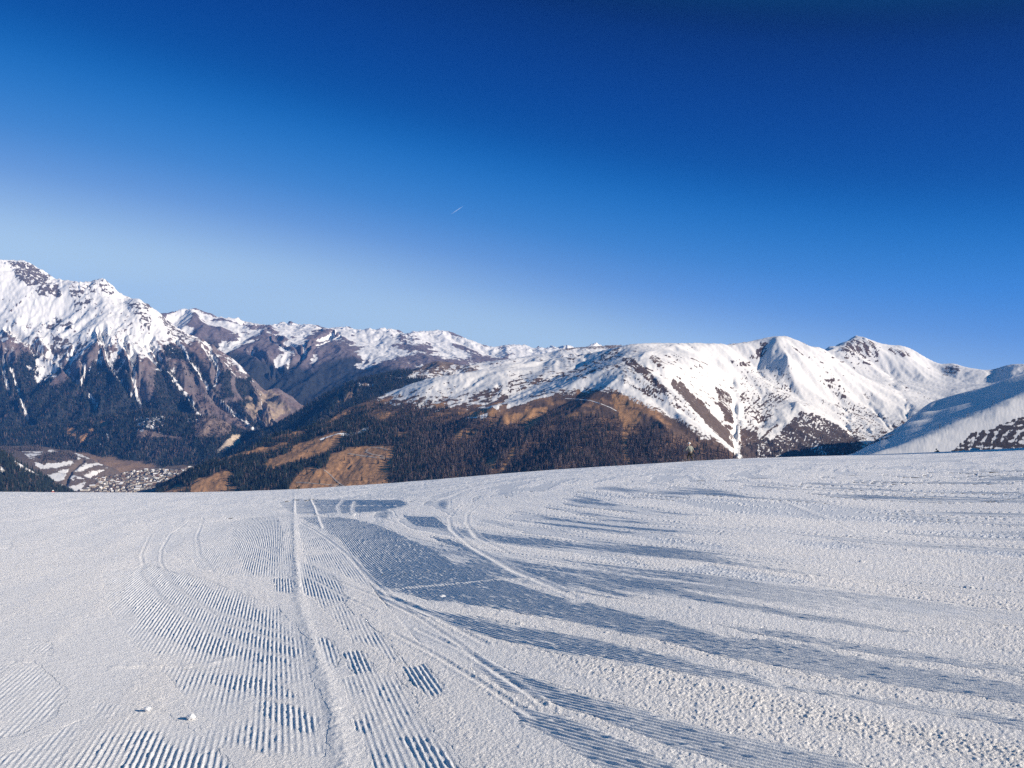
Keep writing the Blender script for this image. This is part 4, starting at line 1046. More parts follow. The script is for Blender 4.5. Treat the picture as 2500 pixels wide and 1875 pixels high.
me.polygons.add(len(CF)); me.polygons.foreach_set('loop_start', np.arange(0, len(CF) * 4, 4, dtype=np.int32))
me.update(calc_edges=True)
me.polygons.foreach_set('use_smooth', np.ones(len(CF), dtype=bool))
at = me.attributes.new('loose', 'FLOAT', 'POINT')
at.data.foreach_set('value', np.concatenate(cl_all).astype(np.float32))
me.materials.append(M_SNOW)
o = bpy.data.objects.new('corduroy_snow', me)
COL.objects.link(o)
tag(o, 'corduroy ridges of groomed snow showing through in bands and patches', None, None, 'structure')
# the slope carries on behind the photographer
bx = np.linspace(-60, 60, 41)
by = np.linspace(0.52, -70, 30)
BX, BY = np.meshgrid(bx, by)
bz = -EYE - 0.125 * BY + 0.02 * fbm(BX / 3, BY / 3, 3, 981) - 0.03
o = grid_obj('snow_ground', np.stack([BX, BY, bz], -1), M_SNOW, {'loose': np.ones_like(bz)})
tag(o, 'snow of the ski slope behind the viewpoint', None, None, 'structure')

# ------------------------------------------------------------------ trees
def cone_tree(seed, tiers, seg, r0, top, droop, gap=0.0, thin=1.0):
    """one conifer of unit height: tiers of ragged branch skirts round a stem; returns crown verts, faces"""
    rr = random.Random(seed)
    vs, fs = [], []
    for t in range(tiers):
        f = t / (tiers - 1)
        zt = 0.10 + (1 - 0.10) * f ** 0.92
        rad = (r0 * (1 - f) ** 0.85 + 0.012) * rr.uniform(0.85, 1.15)
        hgt = (1.25 / tiers) * (1.25 - 0.5 * f)
        ax, ay = rr.uniform(-.01, .01), rr.uniform(-.01, .01)
        base = len(vs)
        vs.append((ax, ay, min(1.0, zt + hgt) * top))
        off = rr.uniform(0, 6.28)
        for k in range(seg * 2):
            a = off + math.pi * k / seg
            q = rad * (rr.uniform(0.8, 1.2) if k % 2 == 0 else rr.uniform(0.35, 0.6)) * thin
            vs.append((ax + q * math.cos(a), ay + q * math.sin(a), (zt - droop * (1 if k % 2 == 0 else -0.2) * rad) * top))
        for k in range(seg * 2):
            if gap and rr.random() < gap: continue
            fs.append((base, base + 1 + k, base + 1 + (k + 1) % (seg * 2)))
    return vs, fs

def larch_tree(seed, n=46):
    """a bare larch of unit height: thin stem and sprays of bare drooping twigs"""
    rr = random.Random(seed)
    vs, fs = [], []
    for k in range(n):
        f = 0.14 + 0.84 * (k / n) ** 0.95
        L = (0.16 * (1 - f) ** 0.8 + 0.02) * rr.uniform(0.7, 1.25)
        a = rr.uniform(0, 6.283)
        c, s_ = math.cos(a), math.sin(a)
        w = 0.030 * (1.15 - f)
        b = len(vs)
        vs += [(0, 0, f + 0.03), (L * c - w * s_, L * s_ + w * c, f - 0.25 * L), (L * c + w * s_, L * s_ - w * c, f - 0.2 * L), (L * .5 * c, L * .5 * s_, f - 0.075)]
        fs += [(b, b + 1, b + 2), (b, b + 3, b + 1)]
    return vs, fs

def stem_mesh(h, r):
    vs, fs = [], []
    for k in range(5):
        a = k * 2 * math.pi / 5
        vs += [(r * math.cos(a), r * math.sin(a), -0.04), (r * 0.25 * math.cos(a), r * 0.25 * math.sin(a), h)]
    for k in range(5):
        q = (k + 1) % 5
        fs.append((2 * k, 2 * q, 2 * q + 1, 2 * k + 1))
    return vs, fs

def raw_mesh(name, vf, mat):
    me = bpy.data.meshes.new(name)
    me.from_pydata(vf[0], [], vf[1])
    me.materials.append(mat)
    me.update()
    return me

SPRUCE = [raw_mesh('spruce_crown', cone_tree(k, 8, 5, (0.17, 0.145, 0.19)[k], 1.0, 0.35), M_SPRUCE) for k in range(3)]
LARCH = [raw_mesh('larch_crown', larch_tree(20 + k), M_LARCH) for k in range(3)]
TRUNK = raw_mesh('trunk', stem_mesh(0.9, 0.014), M_BARK)

def scatter(sh, spacing, jit_seed, dens=None):
    """tree positions on a sheet, one per spacing squared of full forest"""
    rng = np.random.default_rng(jit_seed)
    f = sh.forest if dens is None else dens
    dd = np.gradient(sh.d)
    area = (sh.D * (sh.a[1] - sh.a[0])) * dd[:, None]
    n = rng.poisson(np.clip(f, 0, 1) * area / spacing ** 2)
    i, j = np.nonzero(n)
    c = n[i, j]
    i, j = np.repeat(i, c), np.repeat(j, c)
    d = sh.d[i] + (rng.random(len(i)) - 0.5) * dd[i]
    a = sh.a[j] + (rng.random(len(i)) - 0.5) * (sh.a[1] - sh.a[0])
    x, y = a * d, d
    ok = (a > sh.a[0]) & (a < sh.a[-1]) & (d > sh.d[0]) & (d < sh.d[-1])
    x, y = x[ok], y[ok]
    return x, y, sh.at(x, y)

def horizon_v(u):
    k = slope_a((u - U0) / F0) + 2 * math.sqrt(EYE * BB)
    return V0 + F0 * k

GN = {}
def forest_group(protos):
    key = tuple(o.name for o in protos)
    if key in GN: return GN[key]
    ng = bpy.data.node_groups.new('forest_scatter', 'GeometryNodeTree')
    ng.interface.new_socket('Geometry', in_out='INPUT', socket_type='NodeSocketGeometry')
    ng.interface.new_socket('Geometry', in_out='OUTPUT', socket_type='NodeSocketGeometry')
    gi, go = ng.nodes.new('NodeGroupInput'), ng.nodes.new('NodeGroupOutput')
    join = ng.nodes.new('GeometryNodeJoinGeometry')
    def attr(n, t='FLOAT'):
        a = ng.nodes.new('GeometryNodeInputNamedAttribute')
        a.data_type = t
        a.inputs['Name'].default_value = n
        return a.outputs[0]
    for k, p in enumerate(protos):
        oi = ng.nodes.new('GeometryNodeObjectInfo')
        oi.inputs['Object'].default_value = p
        oi.inputs['As Instance'].default_value = True
        cmp = ng.nodes.new('FunctionNodeCompare')
        cmp.data_type = 'FLOAT'
        cmp.operation = 'EQUAL'
        ng.links.new(attr('kind_index'), cmp.inputs[0])
        cmp.inputs[1].default_value = float(k)
        cmp.inputs['Epsilon'].default_value = 0.1
        ip = ng.nodes.new('GeometryNodeInstanceOnPoints')
        ng.links.new(gi.outputs[0], ip.inputs['Points'])
        ng.links.new(cmp.outputs[0], ip.inputs['Selection'])
        ng.links.new(oi.outputs['Geometry'], ip.inputs['Instance'])
        ng.links.new(attr('turn', 'FLOAT_VECTOR'), ip.inputs['Rotation'])
        ng.links.new(attr('size', 'FLOAT_VECTOR'), ip.inputs['Scale'])
        ng.links.new(ip.outputs[0], join.inputs[0])
    ng.links.new(join.outputs[0], go.inputs[0])
    GN[key] = ng
    return ng

def forest(name, x, y, z, h, w, kind, protos, label):
    n = len(x)
    me = bpy.data.meshes.new(name)
    me.vertices.add(n)
    me.vertices.foreach_set('co', np.stack([x, y, z - 0.02 * h], -1).astype(np.float32).reshape(-1))
    a = me.attributes.new('kind_index', 'FLOAT', 'POINT'); a.data.foreach_set('value', kind.astype(np.float32))
    r = np.zeros((n, 3), np.float32); r[:, 2] = RNG.random(n) * 6.283
    r[:, 0] = RNG.normal(0, 0.03, n); r[:, 1] = RNG.normal(0, 0.03, n)
    a = me.attributes.new('turn', 'FLOAT_VECTOR', 'POINT'); a.data.foreach_set('vector', r.reshape(-1))
    s3 = np.stack([h * w, h * w, h], -1).astype(np.float32)
    a = me.attributes.new('size', 'FLOAT_VECTOR', 'POINT'); a.data.foreach_set('vector', s3.reshape(-1))
    o = bpy.data.objects.new(name, me)
    COL.objects.link(o)
    md = o.modifiers.new('forest_scatter', 'NODES')
    md.node_group = forest_group(protos)
    return tag(o, label, None, None, 'stuff')

# --- trees that show largest: individuals
hx_, hy_, hz_ = scatter(H, 8.2, 5)
hu, hv = U0 + F0 * hx_ / hy_, V0 - F0 * hz_ / hy_
hor = horizon_v(hu)
hh = RNG.uniform(13.5, 24, len(hx_)) * (1 - 0.3 * sstep(3000, 3900, hy_))
larchp = np.clip(0.25 + 0.55 * sstep(900, 1150, hu) + 0.25 * sstep(1000, 1100, 1150 - hv) - 0.5 * (hu < 850), 0.12, 0.85)
is_l = RNG.random(len(hx_)) < larchp
vis = (hv < hor + 6) & (hu > 380) & (hu < 2520)
top_v = hv - hh * F0 / hy_
size_px = np.where((top_v < hor - 6) & (hu > 0) & (hu < 2500) & (hv < hor + 3), hh * F0 / hy_, 0)
order = np.argsort(-size_px)
near_idx = order[:300]
rest = np.ones(len(hx_), bool); rest[near_idx] = False; rest &= vis

def where_label(u_, v_):
    for lim, txt in ((640, 'at the far left of the hillside wood'), (720, 'left of the brown clearing'), (840, 'below the brown clearing'), (955, 'beside the brown clearing'), (1050, 'just right of the brown clearing'), (1135, 'left of the lower grassy strip'),
                     (1215, 'at the lower grassy strip'), (1290, 'right of the lower grassy strip'), (1370, 'below the left shoulder of the dome'), (1450, 'below the middle of the dome'), (1515, 'left of the upright grassy strip'), (1590, 'right of the upright grassy strip'),
                     (1665, 'left of the standing skier'), (1725, 'behind the standing skier')):
        if u_ < lim: return txt
    return 'beside the snowy gully'
tree_proto = {}
for i in near_idx:
    lar = bool(is_l[i])
    k = random.randrange(3)
    nm = 'larch_tree' if lar else 'spruce_tree'
    if (lar, k) not in tree_proto:
        t = empty(nm, (0, 0, 0))
        cr_ = bpy.data.objects.new('crown', (LARCH if lar else SPRUCE)[k]); COL.objects.link(cr_); cr_.parent = t
        tr_ = bpy.data.objects.new('trunk', TRUNK); COL.objects.link(tr_); tr_.parent = t
        tree_proto[(lar, k)] = (t, cr_, tr_)
    else:
        t0, c0, s0 = tree_proto[(lar, k)]
        t = t0.copy(); COL.objects.link(t)
        for ch in (c0, s0):
            q = ch.copy(); COL.objects.link(q); q.parent = t
    wl = where_label(hu[i], hv[i])
    dz_ = float(horizon_v(hu[i])) - hv[i]
    wl = ('at the snow crest ' if dz_ < 9 else 'a little above the crest ' if dz_ < 20 else 'well above the crest ') + wl
    big = 'tall ' if hh[i] > 22 else 'shorter ' if hh[i] < 20 else ''
    t.location = (hx_[i], hy_[i], hz_[i] - 0.3)
    t.rotation_euler = (random.gauss(0, .02), random.gauss(0, .02), random.uniform(0, 6.28))
    wdt = random.uniform(0.85, 1.15)
    t.scale = (hh[i] * wdt, hh[i] * wdt, hh[i])
    kind_w = 'bare brown larch' if lar else 'dark green spruce'
    tag(t, big + kind_w + ' ' + wl, 'tree', big + ('larches ' if lar else 'spruces ') + wl)

# copies for the forests: the crown objects of one tree of each kind
def crown_source(lar, k):
    return tree_proto[(lar, k)][1] if (lar, k) in tree_proto else tree_proto[[q for q in tree_proto if q[0] == lar][0]][1]
PROTOS = [crown_source(False, 0), crown_source(False, 1), crown_source(False, 2), crown_source(True, 0), crown_source(True, 1), crown_source(True, 2)]
def kinds(lar):
    return np.where(lar, 3, 0) + RNG.integers(0, 3, len(lar))
r_ = rest
forest('hillside_forest', hx_[r_], hy_[r_], hz_[r_], hh[r_], RNG.uniform(0.85, 1.2, r_.sum()), kinds(is_l[r_]), PROTOS, 'forest of larch and spruce covering the slope below the snowy dome')
for sh, nm, sp, h0, h1, lp, lab in ((LF, 'spruce_forest', 8.5, 17, 28, 0.12, 'dark spruce forest on the slope at the lower left edge'),
                                    (RA, 'ridge_forest', 11.5, 18, 28, 0.10, 'blue-green spruce forest on the ridge above the gorge'),
                                    (W, 'hill_forest', 11.0, 18, 27, 0.22, 'dark forest on the low hill above the valley fields'),
                                    (A, 'mountain_forest', 12.5, 18, 30, 0.18, 'dark forest on the spurs of the left massif'),
                                    (VF, 'valley_wood', 9.0, 10, 17, 0.6, 'bare copses and scattered trees among the valley fields')):
    x, y, z = scatter(sh, sp, 77)
    uu_, vv_ = U0 + F0 * x / y, V0 - F0 * z / y
    ok = (uu_ > -60) & (uu_ < 2560) & (vv_ < horizon_v(uu_) + 15)
    x, y, z = x[ok], y[ok], z[ok]
    h = RNG.uniform(h0, h1, len(x))
    lar = RNG.random(len(x)) < lp
    if sh is W:
        lar |= (sh.at(x, y, W.larch.astype(float)) > 0.5) & (RNG.random(len(x)) < 0.75)
    forest(nm, x, y, z, h, RNG.uniform(0.9, 1.3, len(x)), kinds(lar), PROTOS, lab)

# ------------------------------------------------------------------ dirt tracks on the meadows
M_TRACK = simple_mat('pale_track', (0.36, 0.29, 0.23), 0.9, 0.25, 0.05)
M_SNOWTRACK = simple_mat('snowy_track', (0.78, 0.77, 0.76), 0.7, 0.1, 0.05)
def draped(name, sh, px, width, mat, label, lift=0.8):
    ps = []
    for (a0, b0), (a1, b1) in zip(px[:-1], px[1:]):
        for t in np.linspace(0, 1, 7)[:-1]:
            ps.append(sh.hit(a0 + (a1 - a0) * t, b0 + (b1 - b0) * t))
    ps.append(sh.hit(*px[-1]))
    ps = np.array(ps)
    vs, fs = [], []
    for i in range(len(ps)):
        t = ps[min(i + 1, len(ps) - 1)] - ps[max(i - 1, 0)]
        n = np.array([-t[1], t[0], 0]); n /= np.linalg.norm(n) + 1e-9
        for sgn in (-1, 1):
            q = ps[i] + n * sgn * width / 2
            q[2] = sh.at(np.array([q[0]]), np.array([q[1]]))[0] + lift
            vs.append(tuple(q))
    for i in range(len(ps) - 1):
        fs.append((2 * i, 2 * i + 1, 2 * i + 3, 2 * i + 2))
    o = mesh_obj(name, vs, fs, [mat])
    return tag(o, label, None, None, 'structure')
draped('dirt_track', H, c2((1185, 1073), (1290, 1090), (1380, 1100), (1450, 1106)), 9, M_TRACK, 'pale dirt track across the top of the big brown clearing')
draped('dirt_track', H, c2((1440, 1050), (1390, 1036), (1340, 1034), (1310, 1044), (1300, 1062), (1340, 1078), (1420, 1092)), 7, M_TRACK, 'looping hairpin track at the top right of the brown clearing')
draped('dirt_track', H, c2((1030, 1178), (1065, 1205), (1095, 1235), (1125, 1262), (1160, 1284)), 5, M_TRACK, 'dirt track curving down through the brown clearing')
draped('dirt_track', H, c2((850, 1258), (930, 1263), (1020, 1270), (1110, 1278), (1150, 1284)), 6, M_TRACK, 'nearly level dirt track low on the brown clearing')
draped('dirt_track', H, c2((925, 1132), (965, 1142), (995, 1158), (1005, 1172)), 6, M_TRACK, 'short dirt track above the small wood left of the clearing')
draped('snowy_track', H, c2((1005, 985), (1060, 965), (1120, 945), (1180, 948), (1240, 940), (1320, 918)), 14, M_SNOWTRACK, 'snow-covered track along the upper edge of the meadow')
draped('snowy_track', H, c3((1000, 588), (1080, 592), (1160, 600), (1230, 622), (1290, 646), (1330, 668)), 4, M_SNOWTRACK, 'thin snowy track across the brown heath under the dome')
draped('snowy_track', H, c3((355, 712), (420, 710), (460, 698), (500, 685)), 8, M_SNOWTRACK, 'snowy track at the upper edge of the forest')
draped('dirt_track', VF, c5((1150, 392), (1300, 370), (1500, 330), (1760, 290), (2000, 230)), 10, M_TRACK, 'valley road running along the meadow above the village')

# ------------------------------------------------------------------ the village
WALLS = [simple_mat('white_render', (0.50, 0.48, 0.44), 0.9, 0.1, 0.3), simple_mat('cream_render', (0.40, 0.34, 0.27), 0.9, 0.1, 0.3), simple_mat('brown_timber', (0.17, 0.11, 0.07), 0.9, 0.2, 0.5)]
ROOFS = [simple_mat('slate_roof', (0.12, 0.115, 0.11), 0.8, 0.2, 0.5), simple_mat('brown_roof', (0.16, 0.10, 0.075), 0.8, 0.2, 0.5), simple_mat('snowy_roof', (0.80, 0.80, 0.81), 0.7, 0.05, 0.5)]
def house_meshes(L, Wd, Hh, Rh):
    x, y = L / 2, Wd / 2
    wv = [(-x, -y, -1.5), (x, -y, -1.5), (x, y, -1.5), (-x, y, -1.5), (-x, -y, Hh), (x, -y, Hh), (x, y, Hh), (-x, y, Hh), (-x, 0, Hh + Rh), (x, 0, Hh + Rh)]
    wf = [(0, 1, 5, 4), (2, 3, 7, 6), (1, 2, 6, 9, 5), (3, 0, 4, 8, 7)]
    e, t = 0.8, 0.35
    rv = []
    for sx in (-x - e, x + e):
        rv += [(sx, -y - e, Hh - e * Rh / y), (sx, 0, Hh + Rh + 0.02), (sx, y + e, Hh - e * Rh / y), (sx, -y - e, Hh - e * Rh / y + t), (sx, 0, Hh + Rh + t), (sx, y + e, Hh - e * Rh / y + t)]
    rf = [(3, 4, 10, 9), (4, 5, 11, 10), (0, 6, 7, 1), (1, 7, 8, 2), (0, 3, 9, 6), (2, 8, 11, 5), (0, 1, 4, 3), (1, 2, 5, 4), (6, 9, 10, 7), (7, 10, 11, 8)]
    return (wv, wf), (rv, rf)
SH = [house_meshes(*d) for d in ((14, 11, 6.5, 3.4), (18, 12, 8.5, 3.6), (11, 9, 5, 2.8), (26, 13, 10, 3.2))]
hmesh = {}
def house_mesh(si, wi, ri):
    if (si, wi, ri) not in hmesh:
        a = raw_mesh('house_wall', SH[si][0], WALLS[wi]); b_ = raw_mesh('house_roof', SH[si][1], ROOFS[ri])
        hmesh[(si, wi, ri)] = (a, b_)
    return hmesh[(si, wi, ri)]
hzone = [c5((850, 430), (1150, 380), (1450, 350), (1620, 375), (1640, 430), (1540, 500), (1480, 570), (1200, 620), (640, 620), (700, 545), (860, 500)), c5((1640, 345), (1760, 335), (1770, 380), (1660, 390))]
pts_, tries = [], 0
rngh = random.Random(4)
while len(pts_) < 290 and tries < 60000:
    tries += 1
    d = rngh.uniform(3850, 4850)
    a = (rngh.uniform(160, 490) - U0) / F0
    x, y = a * d, d
    z = float(VF.at(np.array([x]), np.array([y]))[0])
    u_, v_ = U0 + F0 * a, V0 - F0 * z / d
    if v_ > horizon_v(u_) + 1: continue
    if not any(inpoly(np.array([u_]), np.array([v_]), zn)[0] for zn in hzone): continue
    if any((x - q[0]) ** 2 + (y - q[1]) ** 2 < 21 ** 2 for q in pts_): continue
    pts_.append((x, y, z, u_, v_))
colw = ['white', 'cream', 'brown timber']; roofw = ['dark slate', 'brown', 'snow-covered']
hproto = {}
for (x, y, z, u_, v_) in pts_:
    si = rngh.choices(range(4), (5, 3, 4, 1))[0]; wi = rngh.choices(range(3), (6, 3, 1.5))[0]; ri = rngh.choices(range(3), (5, 4, 3))[0]
    key = (si, wi, ri)
    if key not in hproto:
        t = empty('village_house', (0, 0, 0))
        a_, b_ = house_mesh(*key)
        w_ = bpy.data.objects.new('wall', a_); COL.objects.link(w_); w_.parent = t
        f_ = bpy.data.objects.new('roof', b_); COL.objects.link(f_); f_.parent = t
        hproto[key] = (t, w_, f_)
    else:
        t0, w0, f0 = hproto[key]
        t = t0.copy(); COL.objects.link(t)
        for ch in (w0, f0):
            q = ch.copy(); COL.objects.link(q); q.parent = t
    t.location = (x, y, z)
    t.rotation_euler = (0, 0, rngh.choice([0.3, 0.3, 1.87, 0.1, 1.6]) + rngh.gauss(0, 0.12))
    place = 'in the hamlet above the village' if inpoly(np.array([u_]), np.array([v_]), hzone[1])[0] else ('on the left of the village' if u_ < 300 else ('in the middle of the village' if u_ < 390 else 'on the right of the village'))
    size_w = ['', 'tall ', 'small ', 'long '][si]
    tag(t, size_w + colw[wi] + ' house with ' + roofw[ri] + ' roof ' + place, 'house', size_w + colw[wi] + ' houses with ' + roofw[ri] + ' roofs ' + place)

# ------------------------------------------------------------------ the chairlift on the right-hand hill
M_STEEL = simple_mat('dark_steel', (0.05, 0.055, 0.065), 0.6, 0.2, 0.5)
def box_vf(x0, x1, y0, y1, z0, z1):
    v = [(x0, y0, z0), (x1, y0, z0), (x1, y1, z0), (x0, y1, z0), (x0, y0, z1), (x1, y0, z1), (x1, y1, z1), (x0, y1, z1)]
    return v, [(0, 3, 2, 1), (4, 5, 6, 7), (0, 1, 5, 4), (1, 2, 6, 5), (2, 3, 7, 6), (3, 0, 4, 7)]
def join_vf(*parts):
    vs, fs = [], []
    for v, f in parts:
        b = len(vs)
        vs += v
        fs += [tuple(i + b for i in q) for q in f]
    return vs, fs
mast_m = raw_mesh('mast', join_vf(*[box_vf(-r, r, -r, r, a, b) for r, a, b in ((0.55, -1.5, 4), (0.45, 4, 8), (0.36, 8, 11.6))]), M_STEEL)
arm_m = raw_mesh('crossarm', join_vf(box_vf(-3.4, 3.4, -0.3, 0.3, 11.6, 12.3), box_vf(-3.5, -2.9, -1.6, 1.6, 11.2, 11.6), box_vf(2.9, 3.5, -1.6, 1.6, 11.2, 11.6)), M_STEEL)
chair_h = raw_mesh('hanger', join_vf(box_vf(-0.1, 0.1, -0.1, 0.1, -3.2, 0)), M_STEEL)
chair_s = raw_mesh('seat', join_vf(box_vf(-1.1, 1.1, -0.35, 0.35, -4.3, -4.1), box_vf(-1.1, 1.1, 0.3, 0.42, -4.2, -3.2), box_vf(-1.15, -1.0, -0.3, 0.35, -4.2, -3.2), box_vf(1.0, 1.15, -0.3, 0.35, -4.2, -3.2)), M_STEEL)
tower_px = [(2294, 1046), (2363, 1019), (2424, 988), (2452, 973)]
tw = []
for k, (u_, v_) in enumerate(tower_px):
    p = G.hit(u_, v_ + 1)
    tw.append(p)
dirv = tw[-1] - tw[0]
yaw = math.atan2(dirv[1], dirv[0]) - math.pi / 2
t0 = None
lbl = ['lowest lift tower on the shaded slope, near the start of the run', 'second lift tower up the shaded slope, tall dark T beside the groomed run', 'third lift tower up the shaded slope beside the run', 'uppermost lift tower where the shade meets the sunlit slope']
for k, p in enumerate(tw):
    t = empty('lift_tower', tuple(p))
    for nm, me in (('mast', mast_m), ('crossarm', arm_m)):
        q = bpy.data.objects.new(nm, me); COL.objects.link(q); q.parent = t
    t.rotation_euler = (0, 0, yaw)
    tag(t, lbl[k], 'lift tower', 'lift towers on the shaded slope')
side = np.array([math.cos(yaw), math.sin(yaw), 0])
def cable(name, pts, r, label):
    vs, fs = [], []
    for i, p in enumerate(pts):
        for dx, dz in ((-r, 0), (0, r), (r, 0), (0, -r)):
            vs.append((p[0] + side[0] * dx, p[1] + side[1] * dx, p[2] + dz))
    for i in range(len(pts) - 1):
        for k in range(4):
            a, b_ = 4 * i + k, 4 * i + (k + 1) % 4
            fs.append((a, b_, b_ + 4, a + 4))
    return tag(mesh_obj(name, vs, fs, [M_STEEL]), label, 'cable', 'lift cables')
ends = [tw[0] - (tw[1] - tw[0]) * 0.8] + tw + [tw[-1] + (tw[-1] - tw[-2]) * 1.0]
lines = {}
for sgn in (-1, 1):
    pts = []
    for a_, b_ in zip(ends[:-1], ends[1:]):
        for t in np.linspace(0, 1, 9)[:-1]:
            p = a_ + (b_ - a_) * t + side * sgn * 3.2 + np.array([0, 0, 11.7 - 4.0 * 4 * t * (1 - t) * 0.5])
            pts.append(p)
    lines[sgn] = pts
    cable('lift_cable', pts, 0.05, 'dark chairlift cable on the ' + ('left' if sgn < 0 else 'right') + ' side of the lift towers')
names = ['nearest the lowest tower', 'just below the second tower', 'just above the second tower', 'halfway up from the second tower', 'just below the third tower', 'between the third and top tower', 'beyond the top tower']
for k, f_ in enumerate((0.27, 0.37, 0.47, 0.55, 0.64, 0.76, 0.9)):
    pts = lines[-1 if k % 2 else 1]
    p = pts[int(f_ * (len(pts) - 1))]
    t = empty('lift_chair', tuple(p))
    for nm, me in (('hanger', chair_h), ('seat', chair_s)):
        q = bpy.data.objects.new(nm, me); COL.objects.link(q); q.parent = t
    t.rotation_euler = (0, 0, yaw)
    tag(t, 'empty dark lift chair hanging ' + names[k] + ' above the shaded slope', 'lift chair', 'lift chairs on the cable')

# ------------------------------------------------------------------ people
M_SKIN = simple_mat('skin', (0.55, 0.36, 0.27), 0.6, 0.1, 20)
M_DARK = simple_mat('black_trousers', (0.018, 0.020, 0.024), 0.8, 0.3, 12)
M_GREY = simple_mat('grey_green_jacket', (0.21, 0.225, 0.20), 0.8, 0.12, 8)
M_GREEN = simple_mat('dark_green_jacket', (0.012, 0.06, 0.05), 0.8, 0.2, 8)
M_BLACKJ = simple_mat('black_jacket', (0.015, 0.014, 0.016), 0.8, 0.2, 8)
M_RED = simple_mat('red_jacket', (0.42, 0.06, 0.045), 0.8, 0.2, 8)
M_WHITEH = simple_mat('white_helmet', (0.75, 0.75, 0.73), 0.4, 0.05, 5)
M_BLACKH = simple_mat('black_helmet', (0.02, 0.02, 0.022), 0.4, 0.1, 5)
M_BOOT = simple_mat('ski_boot', (0.06, 0.06, 0.065), 0.5, 0.1, 10)
M_SKI = simple_mat('ski_topsheet', (0.22, 0.24, 0.26), 0.35, 0.2, 6)

def skin_obj(name, joints, edges, mat, parent, sub=2, root=0):
    """a continuous tapered body grown along a skeleton"""
    me = bpy.data.meshes.new(name)
    me.from_pydata([j[:3] for j in joints], edges, [])
    o = bpy.data.objects.new(name, me)
    COL.objects.link(o)
    md = o.modifiers.new('Skin', 'SKIN')
    sv = me.skin_vertices[0].data
    for i, j in enumerate(joints):
        r = j[3] if isinstance(j[3], tuple) else (j[3], j[3])
        sv[i].radius = r
        sv[i].use_root = (i == root)
    md.use_smooth_shade = True
    sb = o.modifiers.new('Subdivision', 'SUBSURF')
    sb.levels = sb.render_levels = sub
    dg = bpy.context.evaluated_depsgraph_get()
    m2 = bpy.data.meshes.new_from_object(o.evaluated_get(dg))
    o.modifiers.clear()
    o.data = m2
    m2.materials.clear()
    m2.materials.append(mat)
    m2.polygons.foreach_set('use_smooth', [True] * len(m2.polygons))
    if parent: o.parent = parent
    return o

def ball(name, c, r, mat, parent, zs=1.0, cut=None, ys=1.0):
    bm = bmesh.new()
    bmesh.ops.create_uvsphere(bm, u_segments=16, v_segments=12, radius=r)
    for v in bm.verts:
        v.co.z *= zs; v.co.y *= ys
    if cut is not None:
        bmesh.ops.delete(bm, geom=[v for v in bm.verts if v.co.z < cut], context='VERTS')
    me = bpy.data.meshes.new(name)
    bm.to_mesh(me); bm.free()
    me.materials.append(mat)
    me.polygons.foreach_set('use_smooth', [True] * len(me.polygons))
    o = bpy.data.objects.new(name, me)
    o.location = c
    COL.objects.link(o)
    if parent: o.parent = parent
    return o

